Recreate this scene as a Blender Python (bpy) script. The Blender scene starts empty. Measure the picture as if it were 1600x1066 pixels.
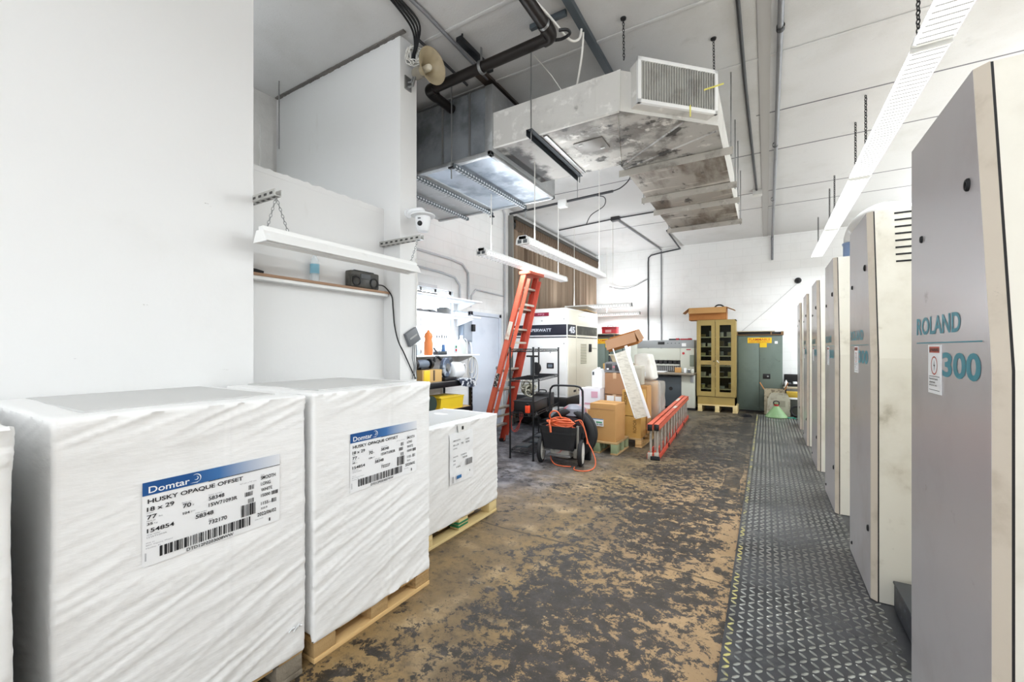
import bpy, bmesh, math, random
from mathutils import Vector, Matrix, noise
random.seed(7)
R = math.radians
PI = math.pi
scene = bpy.context.scene
COL = scene.collection

# ------------------------------------------------------------------ camera, world, lights, exposure
cam_d = bpy.data.cameras.new('camera')
cam_d.sensor_width = 36.0
cam_d.lens = 661.0 / 1600.0 * 36.0
cam_d.shift_y = 11.0 / 1600.0
cam_d.clip_start = 0.05
cam = bpy.data.objects.new('camera', cam_d)
cam.location = (0, 0, 1.5)
cam.rotation_euler = (R(90), 0, math.atan(397.0 / 661.0))
COL.objects.link(cam)
scene.camera = cam

world = bpy.data.worlds.new('world')
scene.world = world
world.use_nodes = True
bg = world.node_tree.nodes['Background']
bg.inputs[0].default_value = (0.93, 0.96, 1.0, 1)
bg.inputs[1].default_value = 1.6


def area(name, loc, rot, sx, sy, power, col=(1, 1, 1)):
    d = bpy.data.lights.new(name, 'AREA')
    d.shape = 'RECTANGLE'
    d.size, d.size_y, d.energy, d.color = sx, sy, power, col
    o = bpy.data.objects.new(name, d)
    o.location, o.rotation_euler = loc, rot
    COL.objects.link(o)
    return o


# fill light added at an unseen rear bay; daylight through the left wall's window
area('bay_fill', (0.6, -3.7, 2.1), (R(118), 0, 0), 5.6, 3.6, 58, (0.90, 0.96, 1.0))
area('window_daylight', (-4.55, 4.95, 1.9), (R(90), 0, R(-90)), 0.9, 1.0, 26, (0.72, 0.84, 1.0))

scene.view_settings.view_transform = 'Standard'
scene.view_settings.look = 'None'
scene.view_settings.gamma = 1.0
scene.view_settings.exposure = 0.38
scene.view_settings.use_curve_mapping = False


# ------------------------------------------------------------------ materials
def lin(h):
    h = h.lstrip('#')
    v = [int(h[i:i + 2], 16) / 255 for i in (0, 2, 4)]
    return tuple(c / 12.92 if c <= 0.04045 else ((c + 0.055) / 1.055) ** 2.4 for c in v) + (1,)


def nn(nt, t, **kw):
    n = nt.nodes.new(t)
    for k, v in kw.items():
        setattr(n, k, v)
    return n


def noise_fac(nt, scale, lo, hi, stretch=(1, 1, 1), detail=6, rough=0.6, dist=0.0, coord=None, rot=(0, 0, 0)):
    if coord is None:
        coord = nn(nt, 'ShaderNodeNewGeometry').outputs['Position']
    mp = nn(nt, 'ShaderNodeMapping')
    mp.inputs['Scale'].default_value = stretch
    mp.inputs['Rotation'].default_value = rot
    nt.links.new(coord, mp.inputs['Vector'])
    nz = nn(nt, 'ShaderNodeTexNoise')
    nz.inputs['Scale'].default_value = scale
    nz.inputs['Detail'].default_value = detail
    nz.inputs['Roughness'].default_value = rough
    nz.inputs['Distortion'].default_value = dist
    nt.links.new(mp.outputs[0], nz.inputs['Vector'])
    mr = nn(nt, 'ShaderNodeMapRange')
    mr.inputs['From Min'].default_value = lo
    mr.inputs['From Max'].default_value = hi
    mr.interpolation_type = 'SMOOTHSTEP'
    nt.links.new(nz.outputs['Fac'], mr.inputs['Value'])
    return mr.outputs[0]


def math2(nt, op, a, b):
    m = nn(nt, 'ShaderNodeMath', operation=op)
    for i, x in enumerate((a, b)):
        if isinstance(x, (int, float)):
            m.inputs[i].default_value = x
        else:
            nt.links.new(x, m.inputs[i])
    return m.outputs[0]


def mixc(nt, fac, a, b):
    m = nn(nt, 'ShaderNodeMix', data_type='RGBA')
    for i, x in ((0, fac), (6, a), (7, b)):
        if isinstance(x, (int, float, tuple)):
            m.inputs[i].default_value = x
        else:
            nt.links.new(x, m.inputs[i])
    return m.outputs[2]


MATS = {}


def M(name, col, rough=0.5, metal=0.0, layers=(), bump=None, spec=0.5, emit=None, estr=0, alpha=1.0, trans=0.0):
    """layers: (hex, scale, lo, hi, amount[, stretch]) patches of another colour; bump: (scale, strength[, stretch])"""
    if name in MATS:
        return MATS[name]
    m = bpy.data.materials.new(name)
    m.use_nodes = True
    nt = m.node_tree
    b = nt.nodes['Principled BSDF']
    base = lin(col)
    cur = base
    for L in layers:
        st = L[5] if len(L) > 5 else (1, 1, 1)
        f = noise_fac(nt, L[1], L[2], L[3], st)
        f = math2(nt, 'MULTIPLY', f, L[4])
        cur = mixc(nt, f, cur, lin(L[0]))
    if isinstance(cur, tuple):
        b.inputs['Base Color'].default_value = cur
    else:
        nt.links.new(cur, b.inputs['Base Color'])
    b.inputs['Roughness'].default_value = rough
    b.inputs['Metallic'].default_value = metal
    b.inputs['Specular IOR Level'].default_value = spec
    if trans:
        b.inputs['Transmission Weight'].default_value = trans
        b.inputs['IOR'].default_value = 1.1
    if alpha < 1:
        b.inputs['Alpha'].default_value = alpha
    if emit:
        b.inputs['Emission Color'].default_value = lin(emit)
        b.inputs['Emission Strength'].default_value = estr
    if bump:
        st = bump[2] if len(bump) > 2 else (1, 1, 1)
        f = noise_fac(nt, bump[0], 0.2, 0.8, st)
        bp = nn(nt, 'ShaderNodeBump')
        bp.inputs['Strength'].default_value = bump[1]
        bp.inputs['Distance'].default_value = 0.02
        nt.links.new(f, bp.inputs['Height'])
        nt.links.new(bp.outputs[0], b.inputs['Normal'])
    MATS[name] = m
    return m


WALL = M('white_wall_paint', '#e3e3e2', 0.7, layers=[('#d2d0cb', 0.9, .55, .8, .5), ('#8c8883', 7, .72, .80, .5), ('#6d655e', 3.2, .735, .76, .7, (1, 2.2, 9)), ('#c4bfb6', 2.5, .66, .8, .5, (1, 1, .3))], bump=(14, .03))
CEIL = M('ceiling_paint', '#cac9c8', 0.85, layers=[('#b9b7b3', 1.1, .45, .75, .7), ('#9a9894', 4, .6, .85, .5), ('#8b8985', 90, .60, .75, .35)], bump=(60, .10))
BLACK = M('black_paint', '#141416', 0.45)
BLACKM = M('black_metal', '#1a1c20', 0.35, 0.3, layers=[('#3a3c40', 20, .55, .7, .5)])
GREYM = M('grey_metal', '#9a9b9b', 0.35, 0.8, layers=[('#6d6c69', 6, .5, .75, .6)])
GALV = M('galvanised_sheet', '#aeb0b1', 0.38, 0.65, layers=[('#7e8082', 3, .5, .75, .6), ('#cdd2d6', 9, .55, .7, .5)])
GALVB = M('bright_galvanised_panel', '#aab3be', 0.3, 0.6, layers=[('#76818f', 2.2, .48, .66, .8), ('#dbe2ea', 3.0, .52, .66, .7)])
DUCTW = M('painted_duct_side', '#d6d4cf', 0.6, layers=[('#a5a29c', 3, .52, .75, .7), ('#f4f2ee', 9, .55, .7, .7), ('#5e5b57', 7, .66, .76, .6)], bump=(30, .1))
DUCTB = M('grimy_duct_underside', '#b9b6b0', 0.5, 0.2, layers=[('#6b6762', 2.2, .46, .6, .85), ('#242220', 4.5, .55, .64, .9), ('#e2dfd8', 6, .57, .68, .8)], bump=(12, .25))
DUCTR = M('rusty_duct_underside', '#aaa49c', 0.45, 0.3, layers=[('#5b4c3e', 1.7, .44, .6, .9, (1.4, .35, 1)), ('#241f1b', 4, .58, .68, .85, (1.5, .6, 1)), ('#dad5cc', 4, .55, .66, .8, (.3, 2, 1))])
WHITEM = M('white_enamel', '#ececea', 0.4, layers=[('#bdbab3', 5, .6, .8, .4)])
LENS = M('white_louvre_lens', '#f4f4f2', 0.35, layers=[('#c8c8c6', 4, .5, .8, .4)])
GLOW = M('lit_tube_lens', '#ffffff', 0.4, emit='#f7fbff', estr=.85)
GLOWS = M('softly_lit_lens', '#f4f4f2', .4, emit='#f7fbff', estr=.42)
WRAP = M('white_paper_wrap', '#f0f0ef', 0.55, layers=[('#dcdbd8', 2.2, .5, .8, .5)], bump=(5, .12, (1, .6, 3.0)))
LABELP = M('label_paper', '#f2f3f4', 0.5)
INK = M('label_ink', '#1d1d22', 0.6)
INKG = M('label_grey_print', '#8e8f93', 0.6)
PINE = M('pine_wood', '#dcb880', 0.65, layers=[('#b98a4e', 5, .45, .7, .7, (1, .15, 4)), ('#8b6336', 14, .68, .78, .6)], bump=(25, .15, (1, .2, 3)))
PINEO = M('old_pallet_wood', '#b59668', 0.7, layers=[('#8a6c45', 6, .45, .7, .8, (1, .2, 3)), ('#5b4a36', 10, .62, .75, .6)], bump=(25, .2))
PINEG = M('grey_weathered_wood', '#8d8475', 0.75, layers=[('#63594c', 8, .45, .7, .8)], bump=(30, .3))
PINEL = M('pale_new_wood', '#e2cb94', 0.6, layers=[('#c8a969', 6, .5, .75, .6, (.3, 1, 3))])
CARD = M('cardboard', '#bd8f57', 0.75, layers=[('#a87b48', 3, .5, .8, .6), ('#c9a06a', 8, .55, .75, .5)])
CARDO = M('orange_cardboard', '#b4763c', 0.75, layers=[('#8c5628', 3, .5, .8, .6)])
CARDR = M('reddish_cardboard', '#a9805f', 0.75, layers=[('#8f694b', 3, .5, .8, .6)])
CARDY = M('yellow_cardboard', '#c59a52', 0.75, layers=[('#ad813c', 3, .5, .8, .6)])
TAPE = M('packing_tape', '#cbaa8a', 0.35)
ORANGE = M('orange_fibreglass', '#d0634a', 0.5, layers=[('#b23c26', 4, .5, .75, .7), ('#e99a80', 14, .62, .74, .6)])
ORANGED = M('deep_orange_fibreglass', '#c24934', 0.5, layers=[('#93291b', 4, .5, .75, .7), ('#e2856c', 14, .64, .76, .5)])
ALU = M('worn_aluminium', '#b9b3a8', 0.4, 0.5, layers=[('#8b857a', 10, .5, .7, .7)])
CORDO = M('orange_cord', '#de6a40', 0.5)
CREAM = M('cream_machine_paint', '#dcd8cc', 0.42, layers=[('#c0b9a8', 2.0, .48, .7, .7), ('#8d846f', 4, .62, .76, .6), ('#4d463c', 13, .70, .77, .85)], bump=(6, .03))
GUARD = M('grey_guard_panel', '#c2bdbf', 0.24, 0.15, layers=[('#aea6a4', 1.6, .45, .75, .6), ('#77706c', 6, .66, .78, .5), ('#4e4844', 20, .74, .79, .8)], spec=0.6)
TRIM = M('beige_guard_edge', '#cfc4b4', 0.4, layers=[('#a99c89', 5, .5, .75, .7), ('#6f6455', 14, .7, .78, .7)])
RUB = M('black_rubber', '#17171a', 0.7)
TEAL = M('teal_lettering', '#128294', 0.45)
RED = M('red_paint', '#b5222c', 0.45)
CRIM = M('crimson_badge', '#8d1838', 0.45)
YELLOW = M('yellow_plastic', '#e6c52f', 0.45, layers=[('#b8961c', 5, .6, .8, .5)])
SIGNY = M('yellow_sign', '#eec41c', 0.5)
SIGNR = M('orange_red_print', '#c8421c', 0.5)
TAN = M('tan_cabinet_paint', '#a48d50', 0.45, layers=[('#877240', 2.5, .5, .75, .6), ('#c0aa6e', 9, .6, .75, .4)])
GREENC = M('green_grey_cabinet_paint', '#68766e', 0.45, layers=[('#55625b', 2.0, .48, .7, .7), ('#37443d', 6, .62, .74, .7), ('#80938a', 10, .66, .76, .5)])
GLASS = M('cabinet_glass', '#dfe8e0', 0.05, trans=1.0)
CLEAR = M('clear_window_glass', '#ffffff', 0.02, trans=1.0)
STEELD = M('dark_grey_steel', '#4e565c', 0.4, 0.3)
GREYP = M('grey_plastic', '#5a5e62', 0.5)
WHITEP = M('white_plastic', '#eef0f2', 0.4)
BLUEW = M('blue_plastic', '#3f6fa8', 0.4)
BROWNC = M('brown_curtain', '#8a7764', 0.7, layers=[('#63513f', 1.2, .45, .7, .8, (1, 3, .15)), ('#a8937a', 1.5, .55, .75, .6, (1, 4, .1))])
DOORP = M('pale_blue_door_paint', '#cbd2de', 0.4, layers=[('#b3bccb', 2, .5, .8, .6)])
GENW = M('generator_white_paint', '#f0f0ee', 0.4, layers=[('#dcd9cd', 2, .5, .8, .5)])
NAVY = M('navy_band', '#161b2c', 0.4)
GREENF = M('green_funnel_paint', '#7fa272', 0.5, layers=[('#a9b898', 6, .5, .75, .7)])
ORB = M('orange_bottle_plastic', '#ef8a4c', 0.4)
TANW = M('tan_plywood', '#c8a368', 0.6)
FILM = M('clear_plastic_film', '#f4f2ea', 0.15, alpha=0.30)
LOUV = M('frosted_louvre_plastic', '#d9d5c9', 0.35, layers=[('#a9a394', 16, .45, .65, .5, (1, .3, 4))])
PIPEB = M('black_iron_pipe', '#1c1613', 0.4, 0.3, layers=[('#4a2c22', 3, .6, .75, .7)])
PVC = M('white_cable', '#e8e6e0', 0.5)


def plane_wall_blocks():
    m = bpy.data.materials.new('painted_block_wall')
    m.use_nodes = True
    nt = m.node_tree
    b = nt.nodes['Principled BSDF']
    geo = nn(nt, 'ShaderNodeNewGeometry')
    sp = nn(nt, 'ShaderNodeSeparateXYZ')
    nt.links.new(geo.outputs['Position'], sp.inputs[0])
    cb = nn(nt, 'ShaderNodeCombineXYZ')
    nt.links.new(math2(nt, 'ADD', sp.outputs[0], sp.outputs[1]), cb.inputs[0])
    nt.links.new(sp.outputs[2], cb.inputs[1])
    br = nn(nt, 'ShaderNodeTexBrick')
    br.inputs['Scale'].default_value = 1.0
    br.inputs['Brick Width'].default_value = 0.40
    br.inputs['Row Height'].default_value = 0.20
    br.inputs['Mortar Size'].default_value = 0.006
    br.inputs['Mortar Smooth'].default_value = 0.4
    br.inputs['Color1'].default_value = (1, 1, 1, 1)
    br.inputs['Color2'].default_value = (.96, .96, .96, 1)
    br.inputs['Mortar'].default_value = (.0, .0, .0, 1)
    nt.links.new(cb.outputs[0], br.inputs['Vector'])
    f = noise_fac(nt, 1.2, .5, .8)
    c = mixc(nt, math2(nt, 'MULTIPLY', f, .5), lin('#e9e9e8'), lin('#cfcdca'))
    f2 = noise_fac(nt, 8, .72, .8)
    c = mixc(nt, math2(nt, 'MULTIPLY', f2, .4), c, lin('#a09c96'))
    c = mixc(nt, math2(nt, 'MULTIPLY', br.outputs['Fac'], .16), c, lin('#b5b3b0'))
    nt.links.new(c, b.inputs['Base Color'])
    b.inputs['Roughness'].default_value = .7
    bp = nn(nt, 'ShaderNodeBump')
    bp.inputs['Strength'].default_value = .25
    bp.inputs['Distance'].default_value = .01
    bp.invert = True
    nt.links.new(br.outputs['Fac'], bp.inputs['Height'])
    nt.links.new(bp.outputs[0], b.inputs['Normal'])
    return m


BLOCK = plane_wall_blocks()


def floor_material():
    m = bpy.data.materials.new('stained_concrete')
    m.use_nodes = True
    nt = m.node_tree
    b = nt.nodes['Principled BSDF']
    geo = nn(nt, 'ShaderNodeNewGeometry')
    P = geo.outputs['Position']
    sp = nn(nt, 'ShaderNodeSeparateXYZ')
    nt.links.new(P, sp.inputs[0])
    # base worn brown / tan
    c = mixc(nt, noise_fac(nt, 1.4, .35, .65, coord=P), lin('#6b5a42'), lin('#93794f'))
    c = mixc(nt, math2(nt, 'MULTIPLY', noise_fac(nt, 4, .5, .72, coord=P), .8), c, lin('#c0a67e'))
    c = mixc(nt, math2(nt, 'MULTIPLY', noise_fac(nt, 16, .47, .64, coord=P, detail=9, rough=.75), .7), c, lin('#4d4133'))
    # cleaner orange-tan concrete beside the tread plate
    rt = nn(nt, 'ShaderNodeMapRange')
    rt.inputs['From Min'].default_value = -1.0
    rt.inputs['From Max'].default_value = -.45
    nt.links.new(math2(nt, 'ADD', sp.outputs[0], math2(nt, 'MULTIPLY', noise_fac(nt, 2.2, 0, 1, coord=P), .5)), rt.inputs['Value'])
    c = mixc(nt, math2(nt, 'MULTIPLY', rt.outputs[0], .6), c, lin('#b8976e'))
    # far end of the aisle is an older, greyer concrete
    far = nn(nt, 'ShaderNodeMapRange')
    far.inputs['From Min'].default_value = 3.4
    far.inputs['From Max'].default_value = 6.4
    nt.links.new(math2(nt, 'ADD', sp.outputs[1], math2(nt, 'MULTIPLY', noise_fac(nt, 1.2, 0, 1, coord=P), -1.2)), far.inputs['Value'])
    g = mixc(nt, noise_fac(nt, 2.2, .35, .7, coord=P, stretch=(1, .5, 1)), lin('#4a463d'), lin('#6a6352'))
    c = mixc(nt, math2(nt, 'MULTIPLY', far.outputs[0], .88), c, g)
    # bluish grey worn patch left of the aisle, below the wire rack
    bl = nn(nt, 'ShaderNodeMapRange')
    bl.inputs['From Min'].default_value = -1.3
    bl.inputs['From Max'].default_value = -2.3
    nt.links.new(math2(nt, 'ADD', sp.outputs[0], math2(nt, 'MULTIPLY', noise_fac(nt, 1.8, 0, 1, coord=P), .5)), bl.inputs['Value'])
    by = nn(nt, 'ShaderNodeMapRange')
    by.inputs['From Min'].default_value = 2.9
    by.inputs['From Max'].default_value = 4.0
    nt.links.new(sp.outputs[1], by.inputs['Value'])
    c = mixc(nt, math2(nt, 'MULTIPLY', math2(nt, 'MULTIPLY', bl.outputs[0], by.outputs[0]), .8), c, mixc(nt, noise_fac(nt, 5, .4, .65, coord=P), lin('#454854'), lin('#83848c')))
    # black ink and oil blotches, densest along the middle of the aisle
    dens = nn(nt, 'ShaderNodeMapRange')
    dens.inputs['From Min'].default_value = 1.0
    dens.inputs['From Max'].default_value = 0.15
    xo = math2(nt, 'ADD', sp.outputs[0], 0.98)
    xo = math2(nt, 'ABSOLUTE', math2(nt, 'ADD', xo, math2(nt, 'MULTIPLY', sp.outputs[1], -0.06)), 0)
    nt.links.new(xo, dens.inputs['Value'])
    big = noise_fac(nt, 1.5, .35, .68, coord=P, dist=.5)
    thr = math2(nt, 'ADD', math2(nt, 'MULTIPLY', dens.outputs[0], .34), math2(nt, 'MULTIPLY', big, .33))
    fine = noise_fac(nt, 12.0, .25, .75, coord=P, detail=12, rough=.8, dist=.25)
    blot = math2(nt, 'ADD', thr, math2(nt, 'MULTIPLY', fine, 1.1))
    mr = nn(nt, 'ShaderNodeMapRange')
    mr.inputs['From Min'].default_value = .87
    mr.inputs['From Max'].default_value = .955
    nt.links.new(blot, mr.inputs['Value'])
    c = mixc(nt, math2(nt, 'MULTIPLY', mr.outputs[0], .93), c, mixc(nt, noise_fac(nt, 9, .42, .66, coord=P, detail=9, rough=.75), lin('#0d0d0e'), lin('#302f31')))
    # strip along the plate, far half: scuffs plus shadow painted into the colour
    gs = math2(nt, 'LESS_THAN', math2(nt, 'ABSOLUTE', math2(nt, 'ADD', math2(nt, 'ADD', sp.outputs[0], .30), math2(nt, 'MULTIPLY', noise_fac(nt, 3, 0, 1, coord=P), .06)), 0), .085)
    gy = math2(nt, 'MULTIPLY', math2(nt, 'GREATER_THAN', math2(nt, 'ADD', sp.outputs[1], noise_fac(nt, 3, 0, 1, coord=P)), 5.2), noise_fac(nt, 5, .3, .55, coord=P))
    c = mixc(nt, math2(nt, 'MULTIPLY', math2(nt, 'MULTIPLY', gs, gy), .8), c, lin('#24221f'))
    # pale scuffs
    sc = noise_fac(nt, 3.2, .60, .75, coord=P, stretch=(.35, 2.2, 1), rot=(0, 0, R(-8)))
    sc = math2(nt, 'MULTIPLY', sc, noise_fac(nt, 18, .4, .6, coord=P))
    c = mixc(nt, math2(nt, 'MULTIPLY', sc, .55), c, lin('#b5a488'))
    # specks
    c = mixc(nt, math2(nt, 'MULTIPLY', noise_fac(nt, 60, .62, .70, coord=P), .6), c, lin('#1f1c19'))
    # joints cut across the aisle
    wob = math2(nt, 'MULTIPLY', noise_fac(nt, 1.1, 0, 1, coord=P), .10)
    for y0, w in ((3.05, .010), (4.55, .006)):
        d = math2(nt, 'ABSOLUTE', math2(nt, 'ADD', math2(nt, 'ADD', sp.outputs[1], wob), -y0), 0)
        ln = math2(nt, 'LESS_THAN', d, w)
        c = mixc(nt, math2(nt, 'MULTIPLY', ln, .6), c, lin('#26221d'))
    nt.links.new(c, b.inputs['Base Color'])
    rr = nn(nt, 'ShaderNodeMapRange')
    rr.inputs['To Min'].default_value = .65
    rr.inputs['To Max'].default_value = .52
    nt.links.new(mr.outputs[0], rr.inputs['Value'])
    nt.links.new(rr.outputs[0], b.inputs['Roughness'])
    bp = nn(nt, 'ShaderNodeBump')
    bp.inputs['Strength'].default_value = .25
    bp.inputs['Distance'].default_value = .01
    nt.links.new(fine, bp.inputs['Height'])
    nt.links.new(bp.outputs[0], b.inputs['Normal'])
    return m


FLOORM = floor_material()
PLATE = M('worn_tread_plate', '#55565a', 0.34, 0.55, layers=[('#2c2d30', 1.3, .42, .66, .8), ('#7b7c7c', 4, .55, .72, .6), ('#1d1d1f', 9, .6, .72, .6)])
LOZ = M('polished_tread', '#94958f', 0.3, 0.6, layers=[('#4c4d4f', 2.0, .45, .65, .8)])
LOZY = M('yellow_painted_tread', '#b9b06a', 0.4, 0.2, layers=[('#77776f', 5, .40, .55, .95)])


def band_material():
    m = bpy.data.materials.new('blue_fading_band')
    m.use_nodes = True
    nt = m.node_tree
    b = nt.nodes['Principled BSDF']
    tc = nn(nt, 'ShaderNodeTexCoord')
    sp = nn(nt, 'ShaderNodeSeparateXYZ')
    nt.links.new(tc.outputs['UV'], sp.inputs[0])
    cr = nn(nt, 'ShaderNodeValToRGB')
    e = cr.color_ramp.elements
    e[0].position, e[0].color = .30, lin('#14508f')
    e[1].position, e[1].color = 1.0, lin('#e4e6ea')
    x = cr.color_ramp.elements.new(.5)
    x.color = lin('#3d72ad')
    x = cr.color_ramp.elements.new(.72)
    x.color = lin('#a9b7cd')
    nt.links.new(sp.outputs[0], cr.inputs[0])
    nt.links.new(cr.outputs[0], b.inputs['Base Color'])
    b.inputs['Roughness'].default_value = .5
    return m


BAND = band_material()


# ------------------------------------------------------------------ mesh helpers
def xf(loc=(0, 0, 0), rx=0, ry=0, rz=0):
    return Matrix.Translation(loc) @ Matrix.Rotation(rz, 4, 'Z') @ Matrix.Rotation(ry, 4, 'Y') @ Matrix.Rotation(rx, 4, 'X')


def frame(o, x, y):
    """matrix whose local X, Y run along the given directions from origin o"""
    x, y = Vector(x).normalized(), Vector(y).normalized()
    z = x.cross(y)
    return Matrix(((x.x, y.x, z.x, o[0]), (x.y, y.y, z.y, o[1]), (x.z, y.z, z.z, o[2]), (0, 0, 0, 1)))


_TXT = {}


def text_geo(s, bold):
    k = (s, bold)
    if k not in _TXT:
        cu = bpy.data.curves.new('txt', 'FONT')
        cu.body = s
        cu.size = 1
        cu.resolution_u = 4
        cu.offset = bold
        o = bpy.data.objects.new('txt', cu)
        me = bpy.data.meshes.new_from_object(o)
        v = [p.co.copy() for p in me.vertices]
        f = [list(p.vertices) for p in me.polygons]
        bpy.data.objects.remove(o)
        bpy.data.meshes.remove(me)
        _TXT[k] = (v, f)
    return _TXT[k]


class MB:
    def __init__(s):
        s.v, s.f, s.mi, s.uv = [], [], [], {}

    def add(s, verts, faces, mi=0, m=None):
        n = len(s.v)
        s.v += [(m @ Vector(v)) if m else Vector(v) for v in verts]
        s.f += [[i + n for i in f] for f in faces]
        s.mi += [mi] * len(faces)
        return s

    def box(s, x0, x1, y0, y1, z0, z1, bev=0.0, mi=0, m=None):
        if bev <= 0:
            v = [(x, y, z) for x in (x0, x1) for y in (y0, y1) for z in (z0, z1)]
            return s.add(v, [(0, 1, 3, 2), (4, 6, 7, 5), (0, 4, 5, 1), (2, 3, 7, 6), (0, 2, 6, 4), (1, 5, 7, 3)], mi, m)
        bm = bmesh.new()
        bmesh.ops.create_cube(bm, size=1)
        for v in bm.verts:
            v.co = ((x0 + x1) / 2 + v.co.x * (x1 - x0), (y0 + y1) / 2 + v.co.y * (y1 - y0), (z0 + z1) / 2 + v.co.z * (z1 - z0))
        bmesh.ops.bevel(bm, geom=bm.edges[:], offset=min(bev, .49 * min(x1 - x0, y1 - y0, z1 - z0)), segments=2, profile=.5, affect='EDGES')
        return s.bm(bm, mi, m)

    def bm(s, bm, mi=0, m=None):
        bm.verts.index_update()
        s.add([v.co.copy() for v in bm.verts], [[v.index for v in f.verts] for f in bm.faces], mi, m)
        bm.free()
        return s

    def prism(s, poly, d0, d1, axis='x', mi=0, m=None):
        """poly: 2D points; axis x: (y,z) swept in x; y: (x,z) swept in y; z: (x,y) swept in z"""
        def p(a, b, d):
            return {'x': (d, a, b), 'y': (a, d, b), 'z': (a, b, d)}[axis]
        n = len(poly)
        v = [p(a, b, d0) for a, b in poly] + [p(a, b, d1) for a, b in poly]
        f = [list(range(n))[::-1], list(range(n, 2 * n))] + [(i, (i + 1) % n, n + (i + 1) % n, n + i) for i in range(n)]
        return s.add(v, f, mi, m)

    def cyl(s, a, b, r0, r1=None, n=16, mi=0, caps=True, m=None):
        a, b = Vector(a), Vector(b)
        r1 = r0 if r1 is None else r1
        d = (b - a).normalized()
        u = d.orthogonal().normalized()
        w = d.cross(u)
        v = []
        for c, r in ((a, r0), (b, r1)):
            v += [c + (u * math.cos(2 * PI * i / n) + w * math.sin(2 * PI * i / n)) * r for i in range(n)]
        f = [(i, (i + 1) % n, n + (i + 1) % n, n + i) for i in range(n)]
        if caps:
            f += [list(range(n))[::-1], list(range(n, 2 * n))]
        return s.add(v, f, mi, m)

    def tube(s, pts, r, n=8, mi=0, closed=False, m=None):
        pts = [Vector(p) for p in pts]
        v, f = [], []
        N = len(pts)
        u = None
        for k, p in enumerate(pts):
            a = pts[k - 1] if (k or closed) else p
            b = pts[(k + 1) % N] if (k < N - 1 or closed) else p
            d = (b - a).normalized()
            u = d.orthogonal().normalized() if u is None else (u - d * u.dot(d)).normalized()
            w = d.cross(u)
            v += [p + (u * math.cos(2 * PI * i / n) + w * math.sin(2 * PI * i / n)) * r for i in range(n)]
        for k in range(N if closed else N - 1):
            k2 = (k + 1) % N
            f += [(k * n + i, k * n + (i + 1) % n, k2 * n + (i + 1) % n, k2 * n + i) for i in range(n)]
        if not closed:
            f += [list(range(n))[::-1], list(range((N - 1) * n, N * n))]
        return s.add(v, f, mi, m)

    def lathe(s, prof, n=24, mi=0, m=None, caps=False):
        """prof: (r, z) points"""
        v, f = [], []
        for r, z in prof:
            v += [(r * math.cos(2 * PI * i / n), r * math.sin(2 * PI * i / n), z) for i in range(n)]
        for k in range(len(prof) - 1):
            f += [(k * n + i, k * n + (i + 1) % n, (k + 1) * n + (i + 1) % n, (k + 1) * n + i) for i in range(n)]
        if caps:
            f += [list(range(n))[::-1], list(range((len(prof) - 1) * n, len(prof) * n))]
        return s.add(v, f, mi, m)

    def text(s, t, m, x, y, w, h, bold=0.0, mi=0, z=0.0):
        v, f = text_geo(t, bold)
        x0, x1 = min(p.x for p in v), max(p.x for p in v)
        y0, y1 = min(p.y for p in v), max(p.y for p in v)
        s.add([(x + (p.x - x0) / (x1 - x0) * w, y + (p.y - y0) / (y1 - y0) * h, z) for p in v], f, mi, m)
        return s

    def rect(s, m, x, y, w, h, mi=0, z=0.0):
        return s.add([(x, y, z), (x + w, y, z), (x + w, y + h, z), (x, y + h, z)], [(0, 1, 2, 3)], mi, m)

    def bars(s, m, x, y, w, h, seed=1, mi=0, z=0.0, unit=.0022):
        rnd = random.Random(seed)
        p = 0
        while p < w:
            b = unit * rnd.choice((1, 1, 2, 3))
            if p + b > w:
                break
            s.rect(m, x + p, y, b, h, mi, z)
            p += b + unit * rnd.choice((1, 1, 2))
        return s

    def build(s, name, mats, parent=None, smooth=40, loc=None, rotz=0, fix=True):
        me = bpy.data.meshes.new(name)
        me.from_pydata([tuple(v) for v in s.v], [], s.f)
        mats = mats if isinstance(mats, (list, tuple)) else [mats]
        for m in mats:
            me.materials.append(m)
        if len(mats) > 1:
            me.polygons.foreach_set('material_index', s.mi)
        if fix:
            bm = bmesh.new()
            bm.from_mesh(me)
            bmesh.ops.recalc_face_normals(bm, faces=bm.faces[:])
            bm.to_mesh(me)
            bm.free()
        if smooth:
            me.shade_smooth()
            me.set_sharp_from_angle(angle=R(smooth))
        me.update()
        o = bpy.data.objects.new(name, me)
        COL.objects.link(o)
        if parent:
            o.parent = parent
        if loc:
            o.location = loc
        o.rotation_euler.z = rotz
        return o


def tag(o, label, cat, group=None, kind=None):
    o['label'] = label
    o['category'] = cat
    if group:
        o['group'] = group
    if kind:
        o['kind'] = kind
    return o


def thing(name, label, cat, loc=(0, 0, 0), rotz=0, group=None):
    o = bpy.data.objects.new(name, None)
    o.empty_display_size = .1
    COL.objects.link(o)
    o.location = loc
    o.rotation_euler.z = rotz
    return tag(o, label, cat, group)


def solo(name, mb, mat, label, cat, loc=(0, 0, 0), rotz=0, group=None, smooth=40):
    return tag(mb.build(name, mat, loc=loc, rotz=rotz, smooth=smooth), label, cat, group)


def struct(name, mb, mat, parent=None, smooth=40):
    o = mb.build(name, mat, parent, smooth=smooth)
    if not parent:
        o['kind'] = 'structure'
    return o


def dup(root, loc, rotz=None, label=None, group=None):
    r = root.copy()
    COL.objects.link(r)
    r.location = loc
    if rotz is not None:
        r.rotation_euler.z = rotz
    if label:
        r['label'] = label
    if group:
        r['group'] = group
    for ch in list(root.children):
        c = ch.copy()
        COL.objects.link(c)
        c.parent = r
        for g in list(ch.children):
            d = g.copy()
            COL.objects.link(d)
            d.parent = c
    return r


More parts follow.
